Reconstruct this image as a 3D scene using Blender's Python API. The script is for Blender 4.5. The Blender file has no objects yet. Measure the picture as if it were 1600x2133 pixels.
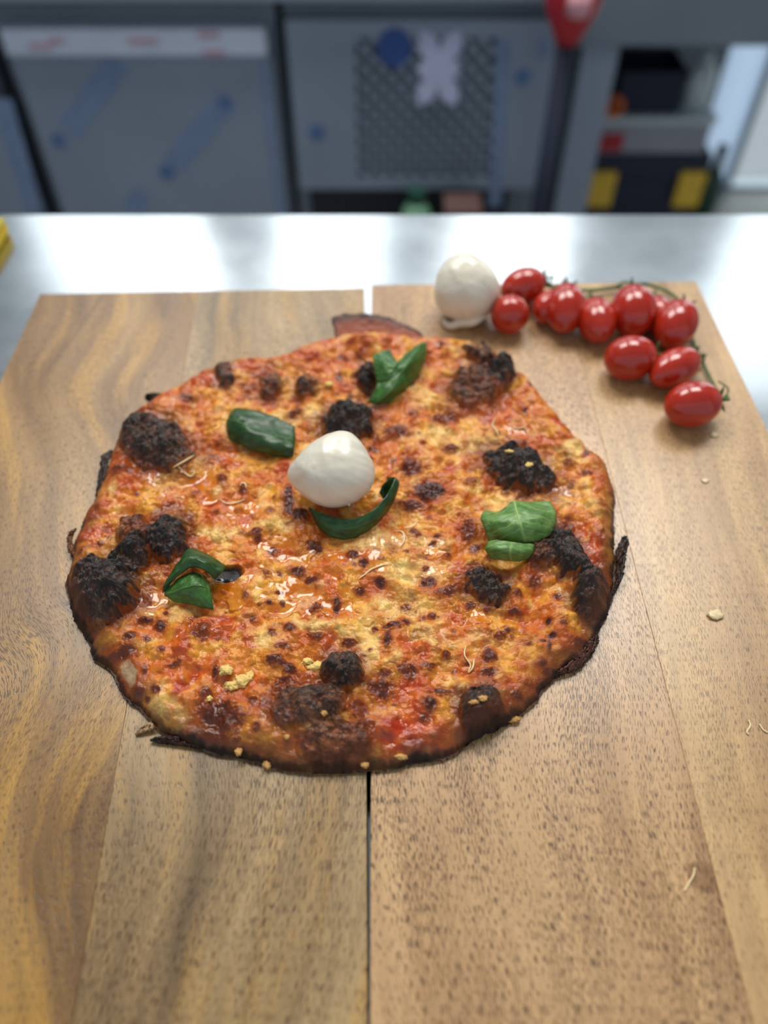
import bpy, bmesh, math, random
import numpy as np
from mathutils import Vector, Matrix, noise as mnoise

C = bpy.context.scene.collection
S = bpy.context.scene
PI = math.pi

# ------------------------------------------------------------------ camera
W_PX, H_PX, F_PX = 1600.0, 2133.0, 1602.0
CAM_H, PITCH = 0.36, math.radians(50.5)          # board top is z = 0
SP, CP = math.sin(PITCH), math.cos(PITCH)
cam = bpy.data.cameras.new('camera')
cam_o = bpy.data.objects.new('camera', cam); C.objects.link(cam_o)
cam_o.location = (0, 0, CAM_H)
cam_o.rotation_euler = (PI / 2 - PITCH, 0, 0)
cam.sensor_width = 36.0
cam.lens = F_PX / H_PX * 36.0
cam.clip_start, cam.clip_end = 0.01, 60
cam.dof.use_dof = True
cam.dof.focus_distance = 0.402
cam.dof.aperture_fstop = cam.lens / 1000 / 0.0090
S.camera = cam_o

# ------------------------------------------------------------------ world, light, exposure
S.view_settings.view_transform = 'Standard'
S.view_settings.look = 'None'
S.view_settings.gamma = 1
S.view_settings.use_curve_mapping = False
S.view_settings.exposure = 0.0
w = bpy.data.worlds.new('overcast_sky'); S.world = w; w.use_nodes = True
w.node_tree.nodes['Background'].inputs[0].default_value = (0.82, 0.91, 1.0, 1)
w.node_tree.nodes['Background'].inputs[1].default_value = 0.60

FLOOR, WALL_Y = -0.92, 2.42
WINDOWS = [(-1.26, -0.58), (-0.41, 0.05), (0.21, 0.69), (1.16, 1.86)]     # openings in the back wall
WIN_Z = (0.62, 1.86)


def area(name, loc, rot, sx, sy, power, color):
    l = bpy.data.lights.new(name, 'AREA'); l.shape = 'RECTANGLE'
    l.size, l.size_y, l.energy, l.color = sx, sy, power, color
    o = bpy.data.objects.new(name, l); C.objects.link(o)
    o.location, o.rotation_euler = loc, rot
    return o


for a, b in WINDOWS:                                 # daylight entering by each window
    ar = (b - a) * (WIN_Z[1] - WIN_Z[0])
    area('window_daylight', ((a + b) / 2, WALL_Y + 0.13, sum(WIN_Z) / 2), (-PI / 2, 0, 0), b - a, WIN_Z[1] - WIN_Z[0], 6.4 * ar, (0.90, 0.95, 1.0))
CEIL = 1.95
LAMPS = [(-0.62, 1.62), (0.62, 1.62)]
for x, y in LAMPS:
    area('ceiling_light_glow', (x, y, CEIL - 0.075), (0, 0, 0), 0.9, 0.9, 34, (1.0, 0.965, 0.91))


# ------------------------------------------------------------------ helpers
def ray(px, py):
    dx, dy = (px - W_PX / 2) / F_PX, (py - H_PX / 2) / F_PX
    return dx, CP - SP * dy, -(SP + CP * dy)


def U(px, py, z=0.0):
    """where the sight line of a photograph pixel meets the level z (camera is above the origin)"""
    d = ray(px, py); t = (CAM_H - z) / -d[2]
    return Vector((d[0] * t, d[1] * t, z))


def V(px, py, Y):
    d = ray(px, py); t = Y / d[1]
    return Vector((d[0] * t, Y, CAM_H + d[2] * t))


def link(name, me, mat=None, parent=None):
    o = bpy.data.objects.new(name, me); C.objects.link(o)
    if mat is not None: me.materials.append(mat)
    if parent is not None: o.parent = parent
    return o


def tag(o, label, cat, group=None):
    o['label'] = label; o['category'] = cat
    if group: o['group'] = group
    return o


def thing(name, label, cat, loc=(0, 0, 0), group=None):
    o = bpy.data.objects.new(name, None); C.objects.link(o); o.location = loc
    o.empty_display_size = 0.02
    return tag(o, label, cat, group)


def from_bm(name, bm, mat=None, parent=None, smooth=False, off=(0, 0, 0)):
    me = bpy.data.meshes.new(name)
    if any(off): bmesh.ops.translate(bm, verts=bm.verts, vec=[-v for v in off])
    bm.to_mesh(me); bm.free()
    if smooth: me.polygons.foreach_set('use_smooth', [True] * len(me.polygons))
    return link(name, me, mat, parent)


def box_bm(x0, x1, y0, y1, z0, z1, bev=0.0, seg=2, bm=None):
    bm2 = bmesh.new()
    bmesh.ops.create_cube(bm2, size=1)
    bmesh.ops.scale(bm2, verts=bm2.verts, vec=(x1 - x0, y1 - y0, z1 - z0))
    bmesh.ops.translate(bm2, verts=bm2.verts, vec=((x0 + x1) / 2, (y0 + y1) / 2, (z0 + z1) / 2))
    if bev: bmesh.ops.bevel(bm2, geom=bm2.edges[:], offset=bev, segments=seg, affect='EDGES', profile=0.5)
    if bm is None: return bm2
    me = bpy.data.meshes.new('t'); bm2.to_mesh(me); bm2.free(); bm.from_mesh(me); bpy.data.meshes.remove(me)
    return bm


def box(name, x0, x1, y0, y1, z0, z1, mat, parent=None, bev=0.0):
    """box mesh in the frame of its parent thing (given in world coordinates)"""
    off = tuple(parent.matrix_basis.translation) if parent is not None else (0, 0, 0)
    if parent is not None and parent.parent is not None:
        off = tuple(Vector(off) + parent.parent.matrix_basis.translation)
    return from_bm(name, box_bm(x0, x1, y0, y1, z0, z1, bev), mat, parent, off=off)


def tube_bm(pts, rad, seg=8, bm=None, cap=True):
    bm = bm or bmesh.new()
    pts = [Vector(p) for p in pts]
    rings = []
    n = len(pts)
    ref = Vector((0, 0, 1))
    for i, p in enumerate(pts):
        t = (pts[min(i + 1, n - 1)] - pts[max(i - 1, 0)]).normalized()
        a = t.cross(ref)
        if a.length < 1e-3: a = t.cross(Vector((1, 0, 0)))
        a.normalize(); b = t.cross(a).normalized()
        r = rad[i] if hasattr(rad, '__len__') else rad
        rings.append([bm.verts.new(p + (a * math.cos(2 * PI * k / seg) + b * math.sin(2 * PI * k / seg)) * r) for k in range(seg)])
    for i in range(n - 1):
        for k in range(seg):
            bm.faces.new((rings[i][k], rings[i][(k + 1) % seg], rings[i + 1][(k + 1) % seg], rings[i + 1][k]))
    if cap:
        bm.faces.new(rings[0]); bm.faces.new(rings[-1][::-1])
    bmesh.ops.recalc_face_normals(bm, faces=bm.faces)
    return bm


def spline(pts, n):
    """Catmull-Rom through points"""
    P = [Vector(p) for p in pts]; P = [P[0] * 2 - P[1]] + P + [P[-1] * 2 - P[-2]]
    out = []
    m = len(P) - 3
    for k in range(n + 1):
        s = k / n * m; i = min(int(s), m - 1); t = s - i
        a, b, c, d = P[i:i + 4]
        out.append(0.5 * ((2 * b) + (c - a) * t + (2 * a - 5 * b + 4 * c - d) * t * t + (3 * b - a - 3 * c + d) * t ** 3))
    return out


def lin(c):
    c = np.asarray(c, float) / 255.0
    return np.where(c <= 0.04045, c / 12.92, ((c + 0.055) / 1.055) ** 2.4)


def L4(*c):
    return tuple(lin(c)) + (1.0,)


# ---- numpy noise
def _h(i, j, seed):
    n = (i.astype(np.int64) * 374761393 + j.astype(np.int64) * 668265263 + seed * 974634727) & 0xFFFFFFFF
    n = ((n ^ (n >> 13)) * 1274126177) & 0xFFFFFFFF
    n = ((n ^ (n >> 15)) * 2246822519) & 0xFFFFFFFF
    return ((n ^ (n >> 16)) & 0xFFFFFF) / float(0x1000000)


def noise(x, y, seed=0):
    i, j = np.floor(x), np.floor(y); fx, fy = x - i, y - j
    u, v = fx ** 3 * (fx * (fx * 6 - 15) + 10), fy ** 3 * (fy * (fy * 6 - 15) + 10)
    def g(a, b):
        an = _h(i + a, j + b, seed) * 2 * PI
        return np.cos(an) * (fx - a) + np.sin(an) * (fy - b)
    return ((g(0, 0) * (1 - u) + g(1, 0) * u) * (1 - v) + (g(0, 1) * (1 - u) + g(1, 1) * u) * v) * 1.5


def fbm(x, y, seed=0, o=3):
    r, a = 0, 1.0
    for k in range(o):
        r = r + a * noise(x * 2 ** k, y * 2 ** k, seed + k * 17); a *= 0.5
    return r


def worley(x, y, seed=0):
    i, j = np.floor(x), np.floor(y)
    f1 = np.full(x.shape, 9.0); idv = np.zeros(x.shape)
    for a in (-1, 0, 1):
        for b in (-1, 0, 1):
            px = i + a + _h(i + a, j + b, seed); py = j + b + _h(i + a, j + b, seed + 7)
            d = np.hypot(px - x, py - y)
            m = d < f1
            f1 = np.where(m, d, f1); idv = np.where(m, _h(i + a, j + b, seed + 13), idv)
    return f1, idv


def sstep(a, b, x):
    t = np.clip((x - a) / (b - a), 0, 1)
    return t * t * (3 - 2 * t)


# ---- materials
def new_mat(name):
    m = bpy.data.materials.new(name); m.use_nodes = True
    nt = m.node_tree
    return m, nt, nt.nodes['Principled BSDF']


def N(nt, kind, **kw):
    n = nt.nodes.new(kind)
    for k, v in kw.items():
        if k in n.inputs.keys(): n.inputs[k].default_value = v
        else: setattr(n, k, v)
    return n


def ramp(nt, stops, src):
    r = nt.nodes.new('ShaderNodeValToRGB')
    e = r.color_ramp.elements
    while len(e) < len(stops): e.new(0.5)
    for k, (p, c) in enumerate(stops):
        e[k].position = p; e[k].color = c
    nt.links.new(src, r.inputs[0])
    return r.outputs[0]


def mixc(nt, fac, a, b, mode='MIX'):
    n = nt.nodes.new('ShaderNodeMix'); n.data_type = 'RGBA'; n.blend_type = mode
    for sock, v in ((n.inputs[0], fac), (n.inputs[6], a), (n.inputs[7], b)):
        if hasattr(v, 'links'): nt.links.new(v, sock)
        else: sock.default_value = v
    return n.outputs[2]


def plain(name, rgb, rough=0.5, metal=0.0, var=0.08, scale=30.0, bump=0.0, coat=0.0, aniso=None):
    """single colour with a little procedural mottling"""
    m, nt, b = new_mat(name)
    tc = N(nt, 'ShaderNodeTexCoord')
    mp = N(nt, 'ShaderNodeMapping'); nt.links.new(tc.outputs['Object'], mp.inputs[0])
    if aniso: mp.inputs['Scale'].default_value = aniso
    nz = N(nt, 'ShaderNodeTexNoise', Scale=scale, Detail=4.0); nt.links.new(mp.outputs[0], nz.inputs[0])
    c = lin(rgb)
    col = ramp(nt, [(0.3, tuple(np.clip(c * (1 - var), 0, 1)) + (1,)), (0.7, tuple(np.clip(c * (1 + var), 0, 1)) + (1,))], nz.outputs[0])
    nt.links.new(col, b.inputs['Base Color'])
    b.inputs['Roughness'].default_value = rough; b.inputs['Metallic'].default_value = metal
    b.inputs['Coat Weight'].default_value = coat
    if bump:
        bp = N(nt, 'ShaderNodeBump', Strength=bump, Distance=0.001)
        nt.links.new(nz.outputs[0], bp.inputs['Height']); nt.links.new(bp.outputs[0], b.inputs['Normal'])
    return m


def wood(name, light, mid, dark, gold, rot=0.0, seed=0.0, swirl=0.5, goldamt=0.5, pore=0.6, ripple=0.0, seam=None, stain=None):
    m, nt, b = new_mat(name)
    L = nt.links.new
    geo = N(nt, 'ShaderNodeNewGeometry')
    mp = N(nt, 'ShaderNodeMapping'); L(geo.outputs['Position'], mp.inputs[0])
    mp.inputs['Rotation'].default_value = (0, 0, rot); mp.inputs['Location'].default_value = (seed, seed * 1.7, 0)
    # slow wander of the grain
    wn = N(nt, 'ShaderNodeTexNoise', Scale=4.5, Detail=1.5); L(mp.outputs[0], wn.inputs[0])
    sub = N(nt, 'ShaderNodeVectorMath', operation='SUBTRACT'); L(wn.outputs['Color'], sub.inputs[0]); sub.inputs[1].default_value = (0.5, 0.5, 0.5)
    scl = N(nt, 'ShaderNodeVectorMath', operation='MULTIPLY'); L(sub.outputs[0], scl.inputs[0]); scl.inputs[1].default_value = (0.11 * swirl, 0.08 * swirl, 0)
    add = N(nt, 'ShaderNodeVectorMath', operation='ADD'); L(mp.outputs[0], add.inputs[0]); L(scl.outputs[0], add.inputs[1])

    def streak(sx, sy, detail=3.0, rough=0.55):
        k = N(nt, 'ShaderNodeMapping'); L(add.outputs[0], k.inputs[0]); k.inputs['Scale'].default_value = (sx, sy, 1)
        z = N(nt, 'ShaderNodeTexNoise', Scale=1.0, Detail=detail, Roughness=rough); L(k.outputs[0], z.inputs[0])
        return z.outputs[0]
    big = streak(24, 3.6, 6, 0.62)
    col = ramp(nt, [(0.30, L4(*dark)), (0.47, L4(*mid)), (0.66, L4(*light))], big)
    gd = ramp(nt, [(0.50, (0, 0, 0, 1)), (0.60, (goldamt,) * 3 + (1,))], streak(40, 5.0, 5, 0.6))
    col = mixc(nt, gd, col, L4(*gold))
    fine = ramp(nt, [(0.30, (0.74, 0.72, 0.70, 1)), (0.66, (1.10, 1.09, 1.07, 1))], streak(150, 7, 5, 0.65))
    col = mixc(nt, 0.85, col, fine, 'MULTIPLY')
    if ripple:
        rp = ramp(nt, [(0.35, (0.86, 0.85, 0.84, 1)), (0.65, (1.07, 1.06, 1.05, 1))], streak(9, 60, 2))
        col = mixc(nt, ripple, col, rp, 'MULTIPLY')
    def math_(op, a, b_=0.0):
        n = N(nt, 'ShaderNodeMath', operation=op)
        for i_, v_ in enumerate((a, b_)):
            if hasattr(v_, 'links'): L(v_, n.inputs[i_])
            else: n.inputs[i_].default_value = v_
        return n.outputs[0]
    sx = N(nt, 'ShaderNodeSeparateXYZ'); L(geo.outputs['Position'], sx.inputs[0])
    if seam:                                        # a dark mineral line in the grain from p to q
        (ax, ay), (bx, by) = seam; ln = math.hypot(bx - ax, by - ay); ux, uy = (bx - ax) / ln, (by - ay) / ln
        rx_, ry_ = math_('SUBTRACT', sx.outputs[0], ax), math_('SUBTRACT', sx.outputs[1], ay)
        al = math_('ADD', math_('MULTIPLY', rx_, ux), math_('MULTIPLY', ry_, uy))
        ac = math_('ABSOLUTE', math_('ADD', math_('ADD', math_('MULTIPLY', rx_, -uy), math_('MULTIPLY', ry_, ux)), math_('MULTIPLY', math_('SUBTRACT', wn.outputs[0], 0.5), 0.012)))
        mk = ramp(nt, [(0.0, (0.75,) * 3 + (1,)), (1.0, (0, 0, 0, 1))], math_('MULTIPLY', ac, 330.0))
        fd = ramp(nt, [(0.0, (1, 1, 1, 1)), (1.0, (0, 0, 0, 1))], math_('DIVIDE', al, ln))
        col = mixc(nt, math_('MULTIPLY', mk, fd), col, L4(92, 66, 48))
    if stain:                                       # an old oil spot
        cx_, cy_, rr_ = stain
        qx, qy = math_('SUBTRACT', sx.outputs[0], cx_), math_('SUBTRACT', sx.outputs[1], cy_)
        rad = math_('SQRT', math_('ADD', math_('MULTIPLY', qx, qx), math_('MULTIPLY', qy, qy)))
        rad = math_('ADD', rad, math_('MULTIPLY', math_('SUBTRACT', streak(160, 90, 2), 0.5), rr_ * 1.2))
        mk = ramp(nt, [(0.75, (0.6,) * 3 + (1,)), (1.0, (0, 0, 0, 1))], math_('DIVIDE', rad, rr_))
        col = mixc(nt, mk, col, L4(132, 94, 58))
    # open pores: short dark dashes along the grain, gathered in drifts
    dens = ramp(nt, [(0.30, (0.0,) * 3 + (1,)), (0.60, (0.10,) * 3 + (1,))], streak(45, 8, 2))
    pn = streak(2300, 230, 1.0)
    pd = N(nt, 'ShaderNodeMath', operation='ADD'); L(pn, pd.inputs[0]); L(dens, pd.inputs[1])
    pm = ramp(nt, [(0.615, (0, 0, 0, 1)), (0.67, (pore,) * 3 + (1,))], pd.outputs[0])
    col = mixc(nt, pm, col, L4(74, 48, 27))
    L(col, b.inputs['Base Color'])
    rr = ramp(nt, [(0.3, (0.24,) * 3 + (1,)), (0.7, (0.36,) * 3 + (1,))], big)
    L(rr, b.inputs['Roughness'])
    b.inputs['Specular IOR Level'].default_value = 0.7
    bp = N(nt, 'ShaderNodeBump', Strength=0.35, Distance=0.0003); bp.invert = True
    L(pm, bp.inputs['Height']); L(bp.outputs[0], b.inputs['Normal'])
    return m


M = {}
M['steel'] = plain('brushed_steel', (196, 200, 203), 0.24, 1.0, 0.05, 1.0, 0.0, aniso=(14, 260, 60))
# the counter: brushed steel with smears
def counter_mat():
    m, nt, b = new_mat('counter_steel'); L = nt.links.new
    g = N(nt, 'ShaderNodeNewGeometry')
    n1 = N(nt, 'ShaderNodeTexNoise', Scale=14.0, Detail=6.0); L(g.outputs['Position'], n1.inputs[0])
    mp = N(nt, 'ShaderNodeMapping'); mp.inputs['Scale'].default_value = (30, 900, 1); L(g.outputs['Position'], mp.inputs[0])
    n2 = N(nt, 'ShaderNodeTexNoise', Scale=1.0, Detail=2.0); L(mp.outputs[0], n2.inputs[0])
    c = ramp(nt, [(0.3, L4(196, 199, 200)), (0.7, L4(216, 219, 220))], n1.outputs[0])
    L(c, b.inputs['Base Color']); b.inputs['Metallic'].default_value = 1.0
    r = ramp(nt, [(0.3, (0.13,) * 3 + (1,)), (0.75, (0.20,) * 3 + (1,))], n1.outputs[0]); L(r, b.inputs['Roughness'])
    bp = N(nt, 'ShaderNodeBump', Strength=0.06, Distance=0.0004); L(n2.outputs[0], bp.inputs['Height']); L(bp.outputs[0], b.inputs['Normal'])
    return m
M['counter'] = counter_mat()
M['film_steel'] = plain('film_covered_steel', (134, 147, 165), 0.42, 0.25, 0.06, 5.0)
M['film_steel_dark'] = plain('dull_steel', (112, 122, 135), 0.45, 0.3, 0.08, 6.0)
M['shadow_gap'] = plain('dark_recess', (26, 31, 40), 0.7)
M['white_strip'] = plain('white_printed_strip', (186, 196, 214), 0.5, 0, 0.05, 14)
M['red_print'] = plain('red_print', (176, 138, 156), 0.6)
M['blue_print'] = plain('blue_film_print', (76, 104, 150), 0.6, 0, 0.15, 40)
M['blue_print_pale'] = plain('pale_blue_film_print', (112, 132, 164), 0.6, 0, 0.2, 60)
M['lilac'] = plain('white_lilac_vinyl', (186, 190, 222), 0.55)
M['blue'] = plain('blue_badge', (40, 74, 142), 0.5)
M['navy'] = plain('navy_painted_metal', (26, 34, 56), 0.7)
M['red_plastic'] = plain('red_plastic', (176, 28, 42), 0.4)
M['pink'] = plain('pink_highlight', (226, 160, 170), 0.5)  # colour of the highlight painted on the red grip
M['black_plastic'] = plain('black_plastic', (26, 36, 58), 0.6)
M['yellow_plastic'] = plain('yellow_plastic', (232, 190, 62), 0.45)
M['orange_plastic'] = plain('orange_plastic', (214, 104, 44), 0.5)
M['grey_plastic'] = plain('grey_plastic', (150, 152, 164), 0.5)
M['pale_plastic'] = plain('pale_translucent_plastic', (196, 208, 214), 0.4)
M['green_plastic'] = plain('green_plastic', (96, 142, 110), 0.4)
M['green_dark'] = plain('dark_green_glass', (26, 66, 52), 0.25)
M['brown_card'] = plain('brown_cardboard', (84, 60, 58), 0.8)
M['beige_card'] = plain('beige_cardboard', (206, 188, 176), 0.8)
M['wall'] = plain('grey_plaster', (146, 156, 166), 0.7, 0, 0.03, 9, 0.1)
M['ceiling'] = plain('ceiling_paint', (226, 226, 222), 0.8, 0, 0.02, 6)
M['floor'] = plain('grey_floor_tile', (120, 120, 118), 0.5, 0, 0.1, 12)
M['frame'] = plain('window_frame_paint', (176, 186, 196), 0.5)
M['lamp'] = plain('lamp_housing', (225, 225, 225), 0.5)


def glass_mat():
    m = bpy.data.materials.new('window_glass'); m.use_nodes = True; nt = m.node_tree
    nt.nodes.remove(nt.nodes['Principled BSDF'])
    out = nt.nodes['Material Output']
    t = N(nt, 'ShaderNodeBsdfTransparent'); t.inputs[0].default_value = (0.95, 0.97, 0.97, 1)
    g = N(nt, 'ShaderNodeBsdfGlossy'); g.inputs['Roughness'].default_value = 0.03
    mx = N(nt, 'ShaderNodeMixShader'); mx.inputs[0].default_value = 0.06
    nt.links.new(t.outputs[0], mx.inputs[1]); nt.links.new(g.outputs[0], mx.inputs[2]); nt.links.new(mx.outputs[0], out.inputs[0])
    return m
M['glass'] = glass_mat()


def lit_wall_mat():  # translucent sheet standing in for a lit white wall
    m, nt, b = new_mat('lit_wall_translucent')
    b.inputs['Base Color'].default_value = (0.50, 0.56, 0.64, 1); b.inputs['Roughness'].default_value = 0.35
    t = N(nt, 'ShaderNodeBsdfTranslucent'); t.inputs[0].default_value = (0.58, 0.64, 0.72, 1)
    mx = N(nt, 'ShaderNodeMixShader'); mx.inputs[0].default_value = 0.75
    nt.links.new(b.outputs[0], mx.inputs[1]); nt.links.new(t.outputs[0], mx.inputs[2]); nt.links.new(mx.outputs[0], nt.nodes['Material Output'].inputs[0])
    return m
M['lit_wall'] = lit_wall_mat()


# ------------------------------------------------------------------ the room
def struct(o):
    o['kind'] = 'structure'; return o


struct(box('floor', -2.6, 2.6, -1.6, WALL_Y + 0.1, FLOOR - 0.1, FLOOR, M['floor']))
struct(box('ceiling', -2.6, 2.6, -1.0, WALL_Y + 0.1, CEIL, CEIL + 0.1, M['ceiling']))
struct(box('wall_left', -2.7, -2.6, -0.4, WALL_Y + 0.1, FLOOR, CEIL, M['wall']))
struct(box('wall_right', 2.6, 2.7, -0.4, WALL_Y + 0.1, FLOOR, CEIL, M['wall']))
DOOR = (0.985, 2.05, FLOOR, 0.45)                 # opening of the glazed door and the added lit-wall pane


def wall_back():
    xs = sorted({-2.6, 2.6, DOOR[0], DOOR[1], *[v for p in WINDOWS for v in p]})
    zs = sorted({FLOOR, CEIL, DOOR[2], DOOR[3], *WIN_Z})
    bm = bmesh.new()
    for i in range(len(xs) - 1):
        for j in range(len(zs) - 1):
            cx, cz = (xs[i] + xs[i + 1]) / 2, (zs[j] + zs[j + 1]) / 2
            if DOOR[0] < cx < DOOR[1] and DOOR[2] < cz < DOOR[3]: continue
            if WIN_Z[0] < cz < WIN_Z[1] and any(a < cx < b for a, b in WINDOWS): continue
            box_bm(xs[i], xs[i + 1], WALL_Y, WALL_Y + 0.1, zs[j], zs[j + 1], bm=bm)
    bmesh.ops.remove_doubles(bm, verts=bm.verts, dist=1e-5)
    return struct(from_bm('wall_back', bm, M['wall']))


wall_back()
for i, (a, b) in enumerate(WINDOWS):
    wz = bpy.data.objects.new('window_%d' % (i + 1), None); C.objects.link(wz); wz['kind'] = 'structure'
    wz.location = ((a + b) / 2, WALL_Y + 0.05, WIN_Z[0])
    bm = bmesh.new()
    for q in ((a, b, WIN_Z[0], WIN_Z[0] + 0.03), (a, b, WIN_Z[1] - 0.03, WIN_Z[1]), (a, a + 0.03, WIN_Z[0] + 0.03, WIN_Z[1] - 0.03), (b - 0.03, b, WIN_Z[0] + 0.03, WIN_Z[1] - 0.03)):
        box_bm(q[0], q[1], WALL_Y + 0.02, WALL_Y + 0.07, q[2], q[3], bm=bm)
    from_bm('window_frame', bm, M['frame'], wz, off=wz.location)
    box('pane', a + 0.03, b - 0.03, WALL_Y + 0.04, WALL_Y + 0.046, WIN_Z[0] + 0.03, WIN_Z[1] - 0.03, M['glass'], wz)
d1 = bpy.data.objects.new('door_1', None); C.objects.link(d1); d1['kind'] = 'structure'
d1.location = ((DOOR[0] + DOOR[1]) / 2, WALL_Y + 0.05, DOOR[2])
bm = bmesh.new()
for q in ((DOOR[0], DOOR[1], DOOR[2], DOOR[2] + 0.012), (DOOR[0], DOOR[1], DOOR[3] - 0.05, DOOR[3]), (1.122, 1.138, DOOR[2] + 0.012, DOOR[3] - 0.05), (DOOR[0], DOOR[0] + 0.01, DOOR[2] + 0.012, DOOR[3] - 0.05), (DOOR[1] - 0.05, DOOR[1], DOOR[2] + 0.012, DOOR[3] - 0.05)):
    box_bm(q[0], q[1], WALL_Y + 0.01, WALL_Y + 0.06, q[2], q[3], bm=bm)
from_bm('door_frame', bm, M['frame'], d1, off=d1.location)
box('lit_wall_pane', DOOR[0] + 0.01, 1.122, WALL_Y + 0.03, WALL_Y + 0.036, DOOR[2] + 0.012, DOOR[3] - 0.05, M['lit_wall'], d1)  # added pane, lit from behind in place of a lit white wall
box('pane', 1.138, DOOR[1] - 0.05, WALL_Y + 0.03, WALL_Y + 0.036, DOOR[2] + 0.012, DOOR[3] - 0.05, M['glass'], d1)
area('door_daylight', ((DOOR[0] + DOOR[1]) / 2, WALL_Y + 0.13, (DOOR[2] + DOOR[3]) / 2), (-PI / 2, 0, 0), DOOR[1] - DOOR[0], DOOR[3] - DOOR[2], 10.0, (0.92, 1.0, 1.0))  # door daylight, widened to backlight the added pane too
for k, (x, y) in enumerate(LAMPS):
    t = thing('ceiling_light', 'white flush ceiling light panel, %s of the two' % ('left' if k == 0 else 'right'), 'ceiling light', (x, y, CEIL - 0.07), 'ceiling light panels')
    box('housing', x - 0.45, x + 0.45, y - 0.55, y + 0.55, CEIL - 0.07, CEIL, M['lamp'], t)

# ------------------------------------------------------------------ steel counter the board lies on
CT = -0.030
back_edge = U(800, 446, CT).y
ct = thing('counter', 'brushed stainless steel counter under the wooden board', 'counter', (0, 0.2, FLOOR))
box('worktop', -1.3, 1.3, -0.25, back_edge, CT - 0.04, CT, M['counter'], ct, bev=0.0015)
for x in (-1.22, 1.22):
    for y in (-0.18, back_edge - 0.08):
        box('leg', x - 0.02, x + 0.02, y - 0.02, y + 0.02, FLOOR, CT - 0.04, M['steel'], ct)

# ------------------------------------------------------------------ far side of the kitchen
FY = 1.75                                             # plane of the appliance fronts
# left undercounter fridge
f1 = thing('undercounter_fridge', 'steel fridge with blue printed film and white strip on its door, behind the counter', 'fridge', (-0.51, 2.0, FLOOR))
box('body', -0.80, -0.222, FY + 0.03, 2.38, FLOOR, -0.165, M['film_steel_dark'], f1)
dz0, dz1 = FLOOR + 0.08, -0.272
box('door_panel', -0.778, -0.236, FY, FY + 0.03, dz0, dz1, M['film_steel'], f1, bev=0.003)
hs = box('handle_strip', -0.778, -0.240, FY - 0.018, FY + 0.03, -0.268, -0.216, M['white_strip'], f1, bev=0.006)
for x, wd, zc in ((-0.70, 0.05, -0.246), (-0.665, 0.03, -0.236), (-0.49, 0.06, -0.236), (-0.355, 0.045, -0.225), (-0.35, 0.045, -0.259)):
    box('red_mark', x - wd / 2, x + wd / 2, FY - 0.0195, FY - 0.0175, zc - 0.005, zc + 0.005, M['red_print'], hs)


def printed_band(px0, py0, px1, py1, wd, mat, parent, Y, name='film_print', squash=1.0):
    a, b = V(px0, py0, Y), V(px1, py1, Y)
    d = (b - a); n = Vector((-d.z, 0, d.x)).normalized() * wd / 2
    bm = bmesh.new()
    vs = [bm.verts.new(p) for p in (a - n, b - n, b + n, a + n)]
    f = bm.faces.new(vs)
    r = bmesh.ops.extrude_face_region(bm, geom=[f])
    bmesh.ops.translate(bm, verts=[v for v in r['geom'] if isinstance(v, bmesh.types.BMVert)], vec=(0, -0.0008, 0))
    bmesh.ops.recalc_face_normals(bm, faces=bm.faces)
    off = parent.matrix_basis.translation
    if parent.parent: off = off + parent.parent.matrix_basis.translation
    return from_bm(name, bm, mat, parent, off=tuple(off))


def disc(name, px, py, Y, r, mat, parent, sx=1.0, th=0.003):
    c = V(px, py, Y)
    bm = bmesh.new()
    bmesh.ops.create_cone(bm, cap_ends=True, segments=20, radius1=r, radius2=r * 0.97, depth=th)
    bmesh.ops.rotate(bm, verts=bm.verts, cent=(0, 0, 0), matrix=Matrix.Rotation(PI / 2, 3, 'X'))
    bmesh.ops.scale(bm, verts=bm.verts, vec=(sx, 1, 1))
    bmesh.ops.translate(bm, verts=bm.verts, vec=c)
    off = parent.matrix_basis.translation
    if parent.parent: off = off + parent.parent.matrix_basis.translation
    return from_bm(name, bm, mat, parent, off=tuple(off))


printed_band(250, 125, 140, 275, 0.050, M['blue_print_pale'], f1, FY)
printed_band(475, 205, 360, 345, 0.050, M['blue_print_pale'], f1, FY)
printed_band(300, 400, 270, 440, 0.045, M['blue_print_pale'], f1, FY)
disc('film_mark', 122, 293, FY, 0.017, M['blue_print'], f1)
disc('film_mark', 348, 358, FY, 0.019, M['blue_print'], f1)
disc('film_mark', 470, 215, FY, 0.015, M['blue_print'], f1)
box('film_edge', -0.262, -0.244, FY - 0.001, FY, dz0 + 0.02, dz1 - 0.01, M['blue_print_pale'], f1)
# the steel unit at the far left, cut by the frame
f0 = thing('steel_cabinet', 'steel cabinet with pale blue film cut by the left edge of the photo', 'cabinet', (-1.2, 2.0, FLOOR))
box('body', -1.55, -0.832, FY + 0.02, 2.38, FLOOR, -0.165, M['film_steel_dark'], f0)
box('door_panel', -1.5, -0.842, FY - 0.005, FY + 0.02, FLOOR + 0.08, -0.215, M['film_steel'], f0, bev=0.003)
printed_band(2, 205, 70, 440, 0.045, M['blue_print_pale'], f0, FY - 0.005)
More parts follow.
